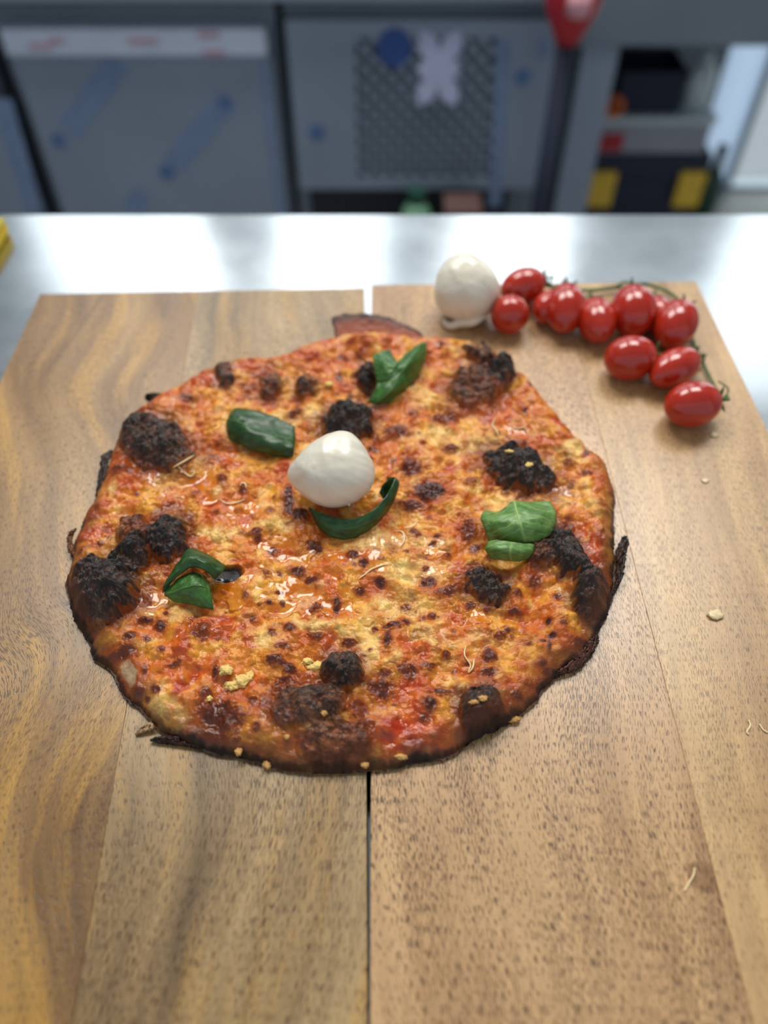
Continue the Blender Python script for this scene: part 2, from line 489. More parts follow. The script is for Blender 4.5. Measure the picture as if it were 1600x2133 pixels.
# the compressor unit with a perforated grille
f2 = thing('compressor_unit', 'steel cooler cabinet with diamond grille, blue badge and white snowflake', 'cooler', (0.08, 2.0, FLOOR))
box('body', -0.205, 0.372, FY + 0.03, 2.38, FLOOR, -0.165, M['film_steel_dark'], f2)
gx0, gx1, gz0, gz1 = -0.060, 0.248, -0.535, -0.238
bm = bmesh.new()
pz0, pz1 = -0.56, -0.205
for q in ((-0.200, gx0, pz0, pz1), (gx1, 0.368, pz0, pz1), (gx0, gx1, pz0, gz0), (gx0, gx1, gz1, pz1)):
    box_bm(q[0], q[1], FY, FY + 0.029, q[2], q[3], bm=bm)
fp = from_bm('front_panel', bm, M['film_steel'], f2, off=f2.location)
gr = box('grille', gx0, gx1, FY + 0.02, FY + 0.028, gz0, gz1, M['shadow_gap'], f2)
bar_n = 0
step = 0.0375


def clip_diag(c, s):
    """part of the line z = s*x + c inside the grille opening"""
    pts = []
    for x in (gx0, gx1):
        z = s * x + c
        if gz0 <= z <= gz1: pts.append((x, z))
    for z in (gz0, gz1):
        x = (z - c) / s
        if gx0 < x < gx1: pts.append((x, z))
    return pts[:2] if len(pts) >= 2 else None


for s in (1, -1):
    c = -1.2
    while c < 0.6:
        p = clip_diag(c, s); c += step
        if p is None or math.dist(*p) < 0.02: continue
        (xa, za), (xb, zb) = p
        ax, az = xb - xa, zb - za; ln = math.hypot(ax, az); nx, nz = -az / ln * 0.0052, ax / ln * 0.0052
        bm = bmesh.new()
        y0 = FY + 0.004 + (0.006 if s > 0 else 0.0)
        v = [bm.verts.new((x, y, z)) for y in (y0, y0 + 0.005) for x, z in ((xa - nx, za - nz), (xb - nx, zb - nz), (xb + nx, zb + nz), (xa + nx, za + nz))]
        for f in ((0, 1, 2, 3), (7, 6, 5, 4), (0, 4, 5, 1), (1, 5, 6, 2), (2, 6, 7, 3), (3, 7, 4, 0)): bm.faces.new([v[k] for k in f])
        bmesh.ops.recalc_face_normals(bm, faces=bm.faces)
        from_bm('grille_bar', bm, M['film_steel'], gr, off=f2.location)
disc('round_badge', 822, 100, FY - 0.004, 0.036, M['blue'], f2, th=0.006)


def snowflake():
    """six lobed frost mark, the two side lobes short"""
    c = V(914, 143, FY - 0.004)
    n = 96; bm = bmesh.new(); fr, bk = [], []
    for k in range(n):
        a = 2 * PI * k / n
        lobe = abs(math.cos(1.5 * a * 2)) ** 0.9                  # six tips
        ln = 0.046 if min(a % PI, PI - a % PI) < PI / 6 else 0.080
        r = 0.036 + (ln - 0.036) * lobe + 0.004 * math.cos(18 * a)
        for lst, y in ((fr, c.y - 0.004), (bk, c.y + 0.003)):
            lst.append(bm.verts.new((c.x + math.cos(a) * r * 0.95, y, c.z + math.sin(a) * r)))
    cf = bm.verts.new((c.x, c.y - 0.004, c.z)); cb = bm.verts.new((c.x, c.y + 0.003, c.z))
    for k in range(n):
        m_ = (k + 1) % n
        bm.faces.new((cf, fr[k], fr[m_])); bm.faces.new((cb, bk[m_], bk[k])); bm.faces.new((fr[k], bk[k], bk[m_], fr[m_]))
    bmesh.ops.recalc_face_normals(bm, faces=bm.faces)
    return from_bm('snowflake', bm, M['lilac'], f2, off=f2.location)
snowflake()
disc('film_mark', 660, 276, FY - 0.001, 0.018, M['blue_print'], f2)
disc('film_mark', 1088, 160, FY - 0.001, 0.017, M['blue_print'], f2)
disc('film_mark', 1132, 100, FY - 0.001, 0.017, M['blue_print_pale'], f2, sx=0.8)
printed_band(1050, 80, 1030, 430, 0.03, M['blue_print_pale'], f2, FY)
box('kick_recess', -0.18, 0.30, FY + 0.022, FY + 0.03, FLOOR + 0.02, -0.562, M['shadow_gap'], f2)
# worktop above the cold units
wt = thing('back_worktop', 'long grey steel worktop edge above the fridges', 'worktop', (-0.5, 2.0, -0.165))
box('top_slab', -1.7, 0.385, FY - 0.03, 2.40, -0.1645, -0.125, M['film_steel'], wt, bev=0.003)
box('splash_back', -1.7, 0.385, 2.385, 2.40, -0.125, 0.1, M['film_steel'], wt)
# things on the far worktop, only their feet are in the frame
t = thing('cardboard_box', 'beige cardboard box on the far worktop, cut by the top edge of the photo', 'box', (0.13, 1.78, -0.1248))
box('carton', 0.045, 0.205, FY - 0.02, FY + 0.12, -0.1248, 0.02, M['beige_card'], t, bev=0.002)
box('flap', 0.05, 0.20, FY - 0.018, FY + 0.05, 0.02, 0.023, M['beige_card'], t)
t = thing('plastic_tub', 'pale blue plastic tub on the far worktop beside the beige box', 'tub', (0.29, 1.78, -0.125))
box('tub_wall', 0.262, 0.325, FY - 0.02, FY + 0.08, -0.1248, -0.03, M['pale_plastic'], t, bev=0.006)
box('lid', 0.258, 0.329, FY - 0.024, FY + 0.084, -0.03, -0.02, M['pale_plastic'], t, bev=0.003)
# things lying at the foot of the compressor unit
t = thing('green_bottle', 'green plastic bottle lying on the floor below the grille', 'bottle', tuple(V(868, 418, 1.62)))
c = t.location.copy(); t.location.z = FLOOR
bm = tube_bm([(c.x, c.y, FLOOR), (c.x, c.y, FLOOR + 0.34), (c.x, c.y, FLOOR + 0.38), (c.x, c.y, FLOOR + 0.40)], [0.042, 0.042, 0.03, 0.016], 16)
from_bm('bottle_body', bm, M['green_plastic'], t, True, off=t.location)
from_bm('bottle_cap', tube_bm([(c.x, c.y, FLOOR + 0.40), (c.x, c.y, FLOOR + 0.425)], 0.019, 14), M['green_dark'], t, off=t.location)
t['label'] = 'green plastic bottle standing on the floor below the grille'
c = V(970, 418, 1.64)
t = thing('brown_carton', 'small dark brown carton on the floor beside the green bottle', 'carton', (c.x, c.y, FLOOR))
box('carton_body', c.x - 0.045, c.x + 0.035, c.y - 0.03, c.y + 0.05, FLOOR, FLOOR + 0.37, M['brown_card'], t, bev=0.002)
box('carton_lid', c.x - 0.047, c.x + 0.037, c.y - 0.032, c.y + 0.052, FLOOR + 0.37, FLOOR + 0.382, M['brown_card'], t, bev=0.002)
# broom pole
pole = thing('scraper', 'dark navy upright pole with a red grip standing in front of the cooler', 'broom', (0.343, 1.60, FLOOR))
from_bm('pole', tube_bm([(0, 0, 0.02), (0, 0, 0.74)], 0.0185, 14), M['navy'], pole, True)
gp = from_bm('grip', tube_bm([(0, 0, 0.725), (0, 0, 0.745), (0, 0, 0.775), (0, 0, 0.82), (0, 0, 0.86), (0, 0, 0.885)], [0.021, 0.030, 0.046, 0.058, 0.050, 0.02], 18), M['red_plastic'], pole, True)
from_bm('grip_highlight', tube_bm([(0, -0.048, 0.79), (0, -0.057, 0.83)], [0.022, 0.022], 12), M['pink'], gp, True)  # pink piece stands for the highlight on the red grip
from_bm('foot', box_bm(-0.11, 0.11, -0.03, 0.03, 0, 0.025, 0.004), M['navy'], pole)
# the steel table on the right with storage under it
tb = thing('steel_table', 'grey steel table with storage boxes underneath, at the right', 'table', (1.0, 2.0, FLOOR))
box('table_top', 0.40, 2.0, 1.84, 2.40, -0.285, -0.165, M['film_steel_dark'], tb, bev=0.003)
for x in (0.475, 1.9):
    for y in (1.87, 2.36):
        box('leg', x - 0.04, x + 0.04, y - 0.022, y + 0.022, FLOOR, -0.285, M['film_steel'], tb)
# tool box
tbx = thing('toolbox', 'black plastic toolbox with two yellow latches on the floor under the steel table', 'toolbox', (0.72, 2.1, FLOOR))
box('tray_body', 0.565, 0.88, 2.06, 2.30, FLOOR, -0.70, M['black_plastic'], tbx, bev=0.012)
box('lid', 0.555, 0.89, 2.05, 2.31, -0.70, -0.625, M['black_plastic'], tbx, bev=0.012)
for x in (0.60, 0.845):
    box('latch', x - 0.036, x + 0.036, 2.035, 2.055, -0.765, -0.665, M['yellow_plastic'], tbx, bev=0.005)
cr = thing('grey_crate', 'grey plastic crate of small parts with red label, on top of the toolbox', 'crate', (0.72, 2.1, -0.625))
box('crate_body', 0.57, 0.86, 2.06, 2.28, -0.625, -0.545, M['grey_plastic'], cr, bev=0.006)
box('rim', 0.563, 0.867, 2.053, 2.287, -0.545, -0.528, M['pale_plastic'], cr, bev=0.004)
box('label_plate', 0.575, 0.635, 2.055, 2.061, -0.615, -0.57, M['red_plastic'], cr, bev=0.001)
bn = thing('dark_bin', 'dark navy open bin on top of the grey crate under the table', 'bin', (0.68, 2.15, -0.528))
bm = bmesh.new()
for q in ((0.60, 0.765, 2.08, 2.085, -0.528, -0.425), (0.60, 0.765, 2.225, 2.23, -0.528, -0.425), (0.60, 0.605, 2.085, 2.225, -0.528, -0.425), (0.76, 0.765, 2.085, 2.225, -0.528, -0.425), (0.605, 0.76, 2.085, 2.225, -0.528, -0.52)):
    box_bm(*q, bm=bm)
from_bm('bin_wall', bm, M['navy'], bn, off=bn.location)
box('bin_lip', 0.595, 0.77, 2.074, 2.082, -0.437, -0.425, M['navy'], bn, bev=0.002)
c = Vector((0.592, 2.068, -0.528))
og = thing('orange_tape_roll', 'orange roll standing on the grey crate in front of the dark bin', 'tape roll', tuple(c))
bm = bmesh.new()
r0, r1 = 0.012, 0.026
prev = None; first = None
for k in range(21):
    a = 2 * PI * k / 20
    ring = [bm.verts.new((math.cos(a) * r, y, 0.026 + math.sin(a) * r)) for r, y in ((r0, -0.012), (r1, -0.012), (r1, 0.010), (r0, 0.010))]
    if prev:
        for q in range(4): bm.faces.new((prev[q], prev[(q + 1) % 4], ring[(q + 1) % 4], ring[q]))
    prev = ring
bmesh.ops.remove_doubles(bm, verts=bm.verts, dist=1e-5); bmesh.ops.recalc_face_normals(bm, faces=bm.faces)
from_bm('roll', bm, M['orange_plastic'], og, True)
c = Vector((0.815, 2.12, -0.528))
pj = thing('pale_jug', 'pale plastic jug on the grey crate to the right of the dark bin', 'jug', tuple(c))
from_bm('jug_body', tube_bm([(0, 0, 0), (0, 0, 0.08), (0, 0, 0.10), (0, 0, 0.115)], [0.035, 0.036, 0.028, 0.014], 16), M['pale_plastic'], pj, True)
from_bm('cap', tube_bm([(0, 0, 0.115), (0, 0, 0.13)], 0.016, 12), M['pale_plastic'], pj, True)
c = Vector((0.925, 2.10, FLOOR))
gb = thing('dark_green_bottle', 'dark green glass bottle on the floor beside the toolbox', 'bottle', tuple(c))
from_bm('bottle_body', tube_bm([(0, 0, 0), (0, 0, 0.20), (0, 0, 0.24), (0, 0, 0.28)], [0.033, 0.033, 0.014, 0.012], 16), M['green_dark'], gb, True)
from_bm('bottle_cap', tube_bm([(0, 0, 0.278), (0, 0, 0.30)], 0.014, 12), M['black_plastic'], gb, True)
# yellow sponge at the left edge of the photograph
c = U(-52, 520, CT)
sp = thing('yellow_sponge', 'yellow sponge on the steel counter, cut by the left edge of the photo', 'sponge', (c.x, c.y, CT))
box('foam', c.x - 0.06, c.x + 0.024, c.y - 0.02, c.y + 0.03, CT, CT + 0.012, plain('sponge_yellow', (206, 172, 40), 0.9, 0, 0.15, 300, 0.5), sp, bev=0.004)
box('scour_pad', c.x - 0.06, c.x + 0.024, c.y - 0.02, c.y + 0.03, CT + 0.012, CT + 0.015, plain('sponge_pad', (176, 158, 60), 0.9), sp, bev=0.002)
# ------------------------------------------------------------------ the two wooden boards
def prism(name, pts, z0, z1, mat, parent, bev=0.0004):
    bm = bmesh.new()
    lo = [bm.verts.new((p[0], p[1], z0)) for p in pts]; hi = [bm.verts.new((p[0], p[1], z1)) for p in pts]
    bm.faces.new(lo[::-1]); bm.faces.new(hi)
    for k in range(len(pts)): bm.faces.new((lo[k], lo[(k + 1) % len(pts)], hi[(k + 1) % len(pts)], hi[k]))
    bmesh.ops.recalc_face_normals(bm, faces=bm.faces)
    bmesh.ops.bevel(bm, geom=bm.edges[:], offset=bev, segments=2, affect='EDGES', profile=0.5)
    return from_bm(name, bm, mat, parent, off=tuple(parent.matrix_basis.translation))


FRONT_Y = -0.05
def edge(a, b):                       # straight board line through two sightings, run on to the front edge
    a, b = U(*a), U(*b); t = (FRONT_Y - a.y) / (b.y - a.y)
    return a, a + (b - a) * t


M['plank_a'] = wood('mango_wood_streaked', (172, 134, 80), (142, 105, 58), (102, 74, 43), (196, 148, 66), rot=math.radians(-14), seed=3.1, swirl=1.3, goldamt=0.65, pore=0.75, ripple=0.25, seam=(U(219, 606)[:2], U(60, 835)[:2]))
M['plank_b'] = wood('mango_wood_grey_gold', (188, 158, 112), (158, 130, 90), (112, 92, 68), (200, 154, 80), rot=math.radians(2), seed=8.4, swirl=0.9, goldamt=0.45, pore=0.8, ripple=0.1)
M['plank_c'] = wood('mango_wood_pink', (212, 172, 126), (196, 156, 112), (166, 128, 92), (216, 176, 124), rot=math.radians(1), seed=14.2, swirl=0.45, goldamt=0.35, pore=0.85, ripple=0.05, stain=(*U(1466, 1826)[:2], 0.0075))
M['plank_d'] = wood('mango_wood_pale', (212, 174, 124), (194, 156, 110), (158, 122, 86), (218, 182, 126), rot=math.radians(3), seed=21.7, swirl=0.5, goldamt=0.4, pore=0.55, ripple=0.45)
la, la2 = edge((84, 612), (0, 795)); sa, sa2 = edge((411, 606), (150, 2133)); ga, ga2 = edge((759, 600), (765.5, 2100))
gb_, gb2 = edge((774, 593), (771.5, 2100)); sb, sb2 = edge((1171, 590), (1570, 2133)); rb, rb2 = edge((1450, 586), (1560, 815))
BT = -CT - 0.0005
lb = thing('wooden_board', 'brown streaked wooden board left of the dark gap, under half of the pizza', 'board', (-0.2, 0.25, CT), 'mango wood boards')
prism('plank', [la, sa, sa2, la2], CT + 0.0003, 0.0, M['plank_a'], lb)
prism('plank', [sa, ga, ga2, sa2], CT + 0.0003, 0.0, M['plank_b'], lb)
rbd = thing('wooden_board', 'pinkish tan wooden board on the right of the dark gap, carrying the tomatoes', 'board', (0.15, 0.25, CT), 'mango wood boards')
prism('plank', [gb_, sb, sb2, gb2], CT + 0.0003, 0.0, M['plank_c'], rbd)
prism('plank', [sb, rb, rb2, sb2], CT + 0.0003, 0.0, M['plank_d'], rbd)

# ------------------------------------------------------------------ the pizza
# outline sighted on the board (front and sides at the crust foot, far side at crust height)
OUT = [(600, 728, 9), (640, 712, 9), (690, 697, 9), (760, 688, 9), (850, 694, 9), (900, 700, 9), (960, 702, 9), (1010, 715, 9), (1060, 740, 10), (1090, 775, 9), (1120, 808, 7), (1152, 850, 6), (1190, 895, 6), (1230, 935, 6),
       (1266, 965, 5), (1278, 1005, 5), (1281, 1060, 4), (1280, 1110, 4), (1283, 1140, 4), (1282, 1200, 4), (1272, 1265, 3), (1243, 1325, 2), (1203, 1378, 2), (1150, 1428, 2), (1090, 1487, 2), (1042, 1522, 1), (980, 1556, 1), (900, 1588, 1),
       (820, 1604, 1), (740, 1611, 1), (650, 1611, 1), (560, 1599, 1), (480, 1576, 1), (400, 1553, 1), (340, 1535, 1), (300, 1494, 1), (265, 1452, 1), (225, 1402, 1), (185, 1342, 2), (150, 1292, 2), (136, 1235, 4),
       (142, 1180, 5), (150, 1130, 5), (165, 1085, 6), (190, 1040, 6), (208, 1000, 7), (222, 950, 8), (245, 895, 9), (276, 855, 9), (325, 822, 9), (372, 792, 9), (420, 768, 9), (480, 750, 9), (540, 740, 9)]
op = np.array([U(a, b, z / 1000)[:2] for a, b, z in OUT])
PC = op.mean(axis=0)
oth = np.arctan2(op[:, 1] - PC[1], op[:, 0] - PC[0]); orr = np.hypot(op[:, 0] - PC[0], op[:, 1] - PC[1])
k = np.argsort(oth); oth, orr = oth[k], orr[k]
NT, NR = 1440, 400
TH = np.linspace(-PI, PI, NT, endpoint=False)
Rt = np.interp(TH, np.r_[oth - 2 * PI, oth, oth + 2 * PI], np.tile(orr, 3))
kr = np.exp(-np.linspace(-2, 2, 41) ** 2); kr /= kr.sum()
Rt = np.convolve(np.r_[Rt[-20:], Rt, Rt[:20]], kr, 'valid')
Rt = Rt + 0.0010 * fbm(np.cos(TH) * 5 + 40, np.sin(TH) * 9 + 40, 3, 3)
sr = np.linspace(0.0, 1.0, NR) ** 0.85
sr[0] = 0.002
TT, SS = np.meshgrid(TH, sr)
RR = Rt[None, :] * SS
LIP = 0.962
jag = 0.0016 * fbm(np.cos(TT) * 7 + 9, np.sin(TT) * 7 + 5, 31, 2) + 0.0007 * fbm(np.cos(TT) * 70, np.sin(TT) * 70, 12, 3)
RR = RR + jag * sstep(LIP - 0.02, 1.0, SS) * (np.sin(TT) < 0.35)
X, Y = PC[0] + RR * np.cos(TT), PC[1] + RR * np.sin(TT)
mm = 1000.0
xm, ym = X * mm, Y * mm                                   # millimetres on the board
# pixel chart of the table plane: features below are written where the photograph shows them
def chart(z):
    q = (CAM_H - z)
    dy = (CP * q - SP * Y) / (CP * Y + SP * q)               # inverse of ray() for points on level z
    t = q / (SP + CP * dy)
    return W_PX / 2 + X / t * F_PX, H_PX / 2 + dy * F_PX
wx = 3.2 * fbm(xm / 11, ym / 11, 101, 3); wy = 3.2 * fbm(xm / 11, ym / 11, 202, 3)   # ragged outlines (px)
cu, cv = chart(0.0105)


def ell(px, py, rx, ry, ang=0.0, warp=1.0, uv=None):
    u0, v0 = uv if uv is not None else (cu, cv)
    du, dv = u0 + wx * warp * 2 - px, v0 + wy * warp * 2 - py
    a = math.radians(ang); c, s = math.cos(a), math.sin(a)
    return np.sqrt(((du * c + dv * s) / rx) ** 2 + ((-du * s + dv * c) / ry) ** 2)


edge_d = (1 - SS) * Rt[None, :] * mm                         # mm in from the edge
n_big = fbm(xm / 30, ym / 30, 1, 3); n_mid = fbm(xm / 11, ym / 11, 2, 3); n_sm = fbm(xm / 4.2, ym / 4.2, 3, 3); n_fine = fbm(xm / 1.3, ym / 1.3, 4, 3)
cellf, celli = worley(xm / 6.5, ym / 6.5, 5)
cell2, celli2 = worley(xm / 2.1, ym / 2.1, 6)
gran = sstep(-0.25, 0.45, fbm(xm / 17, ym / 17, 61, 2))
n_hill = fbm(xm / 19, ym / 19, 77, 2)
base = 8.8 + 2.9 * n_big + 1.9 * n_hill + 1.5 * n_mid + (0.25 + 0.45 * gran) * n_sm
bub = np.clip(1 - (cellf / 0.52) ** 2, 0, 1) * (celli > 0.45) * (0.3 + celli)
base = base + 0.9 * bub
rimh = sstep(32, 14, edge_d) * (2.6 + 2.0 * (np.sin(TT) > 0) * np.sin(TT))
prof = np.clip((edge_d - 1.2 - 0.6 * n_sm) / (11.0 + 13.0 * sstep(0.1, -0.75, np.sin(TT))), 0, 1); prof = np.sqrt(np.clip(1 - (1 - prof) ** 2.0, 0, 1))
Z = 1.6 + (base + rimh - 1.6) * prof

# --- charred blisters: px, py, rx, ry, angle, height mm, blackness
BL = [(203, 1218, 88, 66, -28, 17, 1.0), (268, 1158, 46, 36, -38, 11, 0.96), (346, 1112, 46, 54, 10, 11, 1.0), (282, 1104, 46, 38, 0, 12, 0.60), (320, 914, 82, 52, 20, 13, 0.84), (722, 870, 56, 41, -14, 12, 1.0),
      (995, 794, 66, 44, -18, 11, 0.70), (1047, 766, 32, 26, 0, 11, 1.0), (1085, 966, 78, 42, 24, 12, 1.0), (1188, 1148, 34, 70, -34, 11, 1.0), (1238, 1228, 42, 62, -20, 11, 0.97),
      (1015, 1212, 50, 34, 24, 9, 0.95), (1008, 1478, 52, 56, 0, 10, 1.0), (710, 1392, 46, 42, 0, 10, 0.86), (645, 1465, 82, 50, -8, 7.5, 0.76), (690, 1542, 84, 50, 0, 5, 0.66),
      (1000, 735, 38, 15, 14, 7, 0.74), (1124, 1138, 52, 32, 20, 7, 0.72), (766, 778, 24, 28, 0, 9, 0.95), (565, 793, 25, 27, 0, 6, 0.68), (636, 802, 25, 23, 0, 6, 0.78), (466, 780, 16, 27, -8, 5, 0.78)]
black = np.zeros_like(X); lab = np.zeros(X.shape, int); bd_best = np.full(X.shape, 9.0)
hi = np.zeros_like(X); brownb = np.zeros_like(X)
for i, (px, py, rx, ry, an, H, bk) in enumerate(BL):
    uv = chart(0.010 + H * 0.00045)
    d = ell(px, py, rx, ry, an, 1.7, uv); ds = ell(px, py, rx, ry, an, 0.7, uv)
    dome = np.clip(1 - (0.55 * d + 0.45 * ds) ** 2.0, 0, 1) ** 0.62 * H * (0.95 + 0.16 * n_mid + 0.05 * n_sm)
    hi = np.where(dome > hi, dome * 1.0 + hi * 0.15, hi + dome * 0.15)
    mask = sstep(1.08, 0.84, d + 0.16 * n_sm + 0.08 * n_fine)
    tone = mask * bk
    black = np.maximum(black, tone)
    brownb = np.maximum(brownb, sstep(1.75, 0.95, d + 0.22 * n_sm + 0.12 * n_mid) * min(1, bk + 0.1))
    m = (d < 1.0) & (d < bd_best)
    lab[m] = i + 1; bd_best = np.minimum(bd_best, d)
crag = np.clip(black * 1.5, 0, 1)
Z = Z + hi * (0.35 + 0.65 * prof) + crag * (0.22 * (0.5 - cell2) + 0.22 * n_fine + 0.35 * n_sm)

# --- browned bubbles: px, py, rx, ry, darkness
BS = [(390, 828, 18, 12, .7), (515, 825, 14, 10, .5), (430, 772, 8, 12, .5), (490, 745, 14, 10, .4), (608, 730, 12, 8, .4), (432, 935, 8, 7, .5), (750, 735, 15, 12, .4), (705, 785, 10, 12, .6), (825, 897, 28, 12, .7), (925, 867, 28, 14, .65),
      (938, 932, 20, 12, .6), (780, 908, 12, 18, .5), (860, 857, 14, 10, .45), (461, 997, 12, 16, .6), (505, 1022, 10, 9, .7), (563, 1060, 18, 8, .5), (601, 1040, 14, 36, .85), (624, 1073, 20, 18, .95), (529, 1107, 20, 8, .6), (565, 1146, 12, 12, .7),
      (654, 1135, 18, 18, .85), (620, 1183, 16, 12, .8), (388, 1115, 12, 10, .6), (408, 1024, 12, 12, .5), (858, 969, 24, 22, .7), (896, 1018, 38, 22, 1.0), (858, 1050, 30, 14, .75), (865, 1107, 14, 12, .65), (911, 1113, 10, 8, .6), (901, 1130, 14, 8, .6),
      (977, 1100, 18, 28, .75), (990, 1138, 12, 12, .7), (735, 1154, 13, 11, .85), (758, 1173, 12, 10, .8), (933, 1154, 9, 8, .8), (983, 1003, 14, 10, .5), (818, 954, 9, 9, .6), (816, 1137, 18, 20, .4), (1022, 1158, 14, 8, .6), (645, 1207, 14, 10, .7),
      (511, 1239, 9, 8, .6), (556, 1192, 14, 8, .5), (560, 1251, 6, 5, .8), (588, 1252, 8, 8, .6), (654, 1262, 18, 14, .6), (702, 1255, 10, 20, .85), (600, 1304, 16, 10, .85), (528, 1287, 10, 8, .7), (567, 1315, 12, 8, .6), (660, 1320, 22, 12, .75),
      (590, 1348, 20, 10, .7), (728, 1333, 20, 14, .75), (575, 1378, 24, 12, .75), (600, 1390, 18, 14, .85), (450, 1400, 8, 20, .8), (454, 1326, 10, 10, .5), (794, 1213, 13, 10, .85), (750, 1226, 12, 8, .75), (890, 1209, 18, 14, .8), (888, 1180, 10, 7, .6),
      (935, 1230, 30, 14, .7), (978, 1260, 12, 10, .8), (1013, 1265, 14, 9, .6), (905, 1280, 16, 8, .7), (845, 1292, 12, 8, .6), (815, 1303, 26, 12, .8), (808, 1332, 12, 22, .85), (782, 1304, 10, 10, .6), (1020, 1362, 18, 20, .85), (1018, 1396, 24, 12, .75),
      (1040, 1320, 20, 10, .6), (930, 1365, 14, 12, .6), (850, 1395, 24, 18, .65), (894, 1385, 18, 12, .65), (800, 1404, 22, 14, .6), (945, 1310, 8, 8, .5), (792, 1432, 32, 28, .75), (920, 1442, 26, 14, .85), (893, 1465, 14, 16, .85), (888, 1492, 16, 12, .6),
      (957, 1478, 14, 16, .6), (750, 1480, 20, 26, .65), (458, 1488, 58, 44, .85), (430, 1528, 50, 22, .8), (590, 1420, 30, 20, .7), (760, 1520, 26, 30, .6), (560, 1470, 26, 18, .6), (1150, 1120, 40, 20, .7), (526, 1460, 12, 12, .7), (503, 1490, 16, 10, .6), (535, 1515, 10, 12, .6), (490, 1535, 14, 8, .5), (254, 1358, 36, 16, .85), (272, 1328, 16, 12, .8),
      (237, 1282, 20, 20, .6), (309, 1246, 8, 12, .85), (300, 1290, 18, 9, .8), (333, 1302, 16, 10, .9), (305, 1327, 10, 8, .65), (301, 1395, 8, 14, .6), (288, 1435, 14, 14, .7), (305, 1452, 8, 6, .7), (326, 1437, 12, 10, .75), (338, 1354, 10, 8, .6),
      (417, 1315, 26, 22, .6), (345, 1275, 8, 6, .7), (430, 1440, 16, 14, .6), (1162, 1240, 11, 9, .75), (1079, 1235, 14, 12, .6), (1072, 1270, 22, 8, .7), (1143, 1292, 7, 8, .95), (1173, 1302, 9, 9, .8), (1152, 1322, 9, 8, 1.0), (1132, 1333, 10, 4, .95),
      (1145, 1342, 5, 14, .9), (1057, 1310, 9, 8, .7), (1105, 1336, 8, 6, .6), (1130, 1376, 9, 8, .9), (1140, 1392, 10, 8, .7), (1082, 1445, 18, 14, .85), (1115, 1205, 16, 18, .6), (1183, 958, 12, 10, .5), (1093, 917, 10, 6, .6), (1222, 945, 9, 7, .85),
      (1222, 985, 14, 8, .6), (1107, 803, 8, 6, .6), (1178, 1098, 24, 14, .75), (247, 985, 14, 12, .6), (283, 1025, 6, 6, .6), (209, 1132, 7, 5, .8), (168, 1148, 9, 8, .6), (1210, 1335, 22, 14, .8), (1180, 1390, 30, 14, .9), (350, 1265, 8, 6, .6)]
rnd = random.Random(11)
while len(BS) < 330:
    a, r = rnd.uniform(-PI, PI), math.sqrt(rnd.random()) * 0.955
    R = float(np.interp(a, TH, Rt)); p = Vector((PC[0] + math.cos(a) * R * r, PC[1] + math.sin(a) * R * r, 0.0105))
    q = p - Vector((0, 0, CAM_H)); dep = q.y * CP - q.z * SP; upd = q.y * SP + q.z * CP
    px, py = 800 + q.x / dep * F_PX, 1066.5 - upd / dep * F_PX
    sz = rnd.choice((4, 4, 5, 5, 6, 7, 9, 12, 18)) * 0.43 / dep
    BS.append((px, py, sz * rnd.uniform(.8, 1.4), sz * rnd.uniform(.6, .9), rnd.uniform(.2, .66)))
brown = np.zeros_like(X); ring = np.zeros_like(X); rise = np.zeros_like(X)
for (px, py, rx, ry, dk) in BS:
    sel = (np.abs(cu - px) < rx * 2.4 + 10) & (np.abs(cv - py) < ry * 2.4 + 10)
    idx = np.nonzero(sel)
    if not len(idx[0]): continue
    wp = min(1.0, rx / 18)
    du = cu[idx] + 2 * wx[idx] * wp - px; dv = cv[idx] + 2 * wy[idx] * wp - py
    d = np.sqrt((du / rx) ** 2 + (dv / ry) ** 2)
    g = sstep(1.25, 0.45, d + 0.22 * n_fine[idx] + 0.15 * n_sm[idx]) * dk
    brown[idx] = np.maximum(brown[idx], g)
    ring[idx] = np.maximum(ring[idx], sstep(1.9, 1.1, d + 0.2 * n_sm[idx]) * dk * 0.8)
    rise[idx] = np.maximum(rise[idx], np.clip(1 - d ** 2, 0, 1) ** 0.7 * min(1.5, rx * 0.07))
Z = Z + rise * prof * (1 - 0.7 * crag) * (0.9 + 0.35 * n_sm)
Z = Z + prof * (0.16 * n_fine + 0.14 * (0.5 - cell2)) * (1 - 0.5 * crag) * (0.35 + 0.9 * gran)

# --- oil lying in the hollows
PO = [(365, 985, 70, 48), (425, 1010, 60, 34), (525, 1075, 60, 36), (590, 1150, 70, 50), (610, 1235, 120, 50), (500, 1225, 60, 40), (705, 1230, 40, 70), (760, 1165, 90, 34), (835, 1130, 70, 40), (905, 1135, 50, 26), (730, 1285, 50, 22),
      (270, 1085, 50, 22), (300, 1255, 60, 30), (1190, 1020, 70, 26), (960, 835, 50, 20), (905, 1195, 26, 20), (985, 1290, 50, 18), (1075, 880, 60, 24)]
pool = np.zeros_like(X)
for px, py, rx, ry in PO: pool = np.maximum(pool, sstep(1.08, 0.86, ell(px, py, rx, ry, 0, 2.2)))
level = 8.9 + 2.6 * n_big + 0.8 * n_hill + 0.3 * n_mid
lv = np.maximum(Z, np.where(pool > 0, level * pool + (Z - 3) * (1 - pool), 0))
wet = np.clip((lv - Z) / 0.25, 0, 1) * sstep(0.2, 0.6, pool)
Z = lv
# the dark tear beside the left basil leaf
hole = sstep(1.15, 0.75, ell(470, 1192, 36, 17, -8, 0.6)); Z = Z * (1 - hole) + (6.0 + 2.0 * n_big + 1.5 * n_hill) * hole
Z = np.maximum(Z, 0.9)

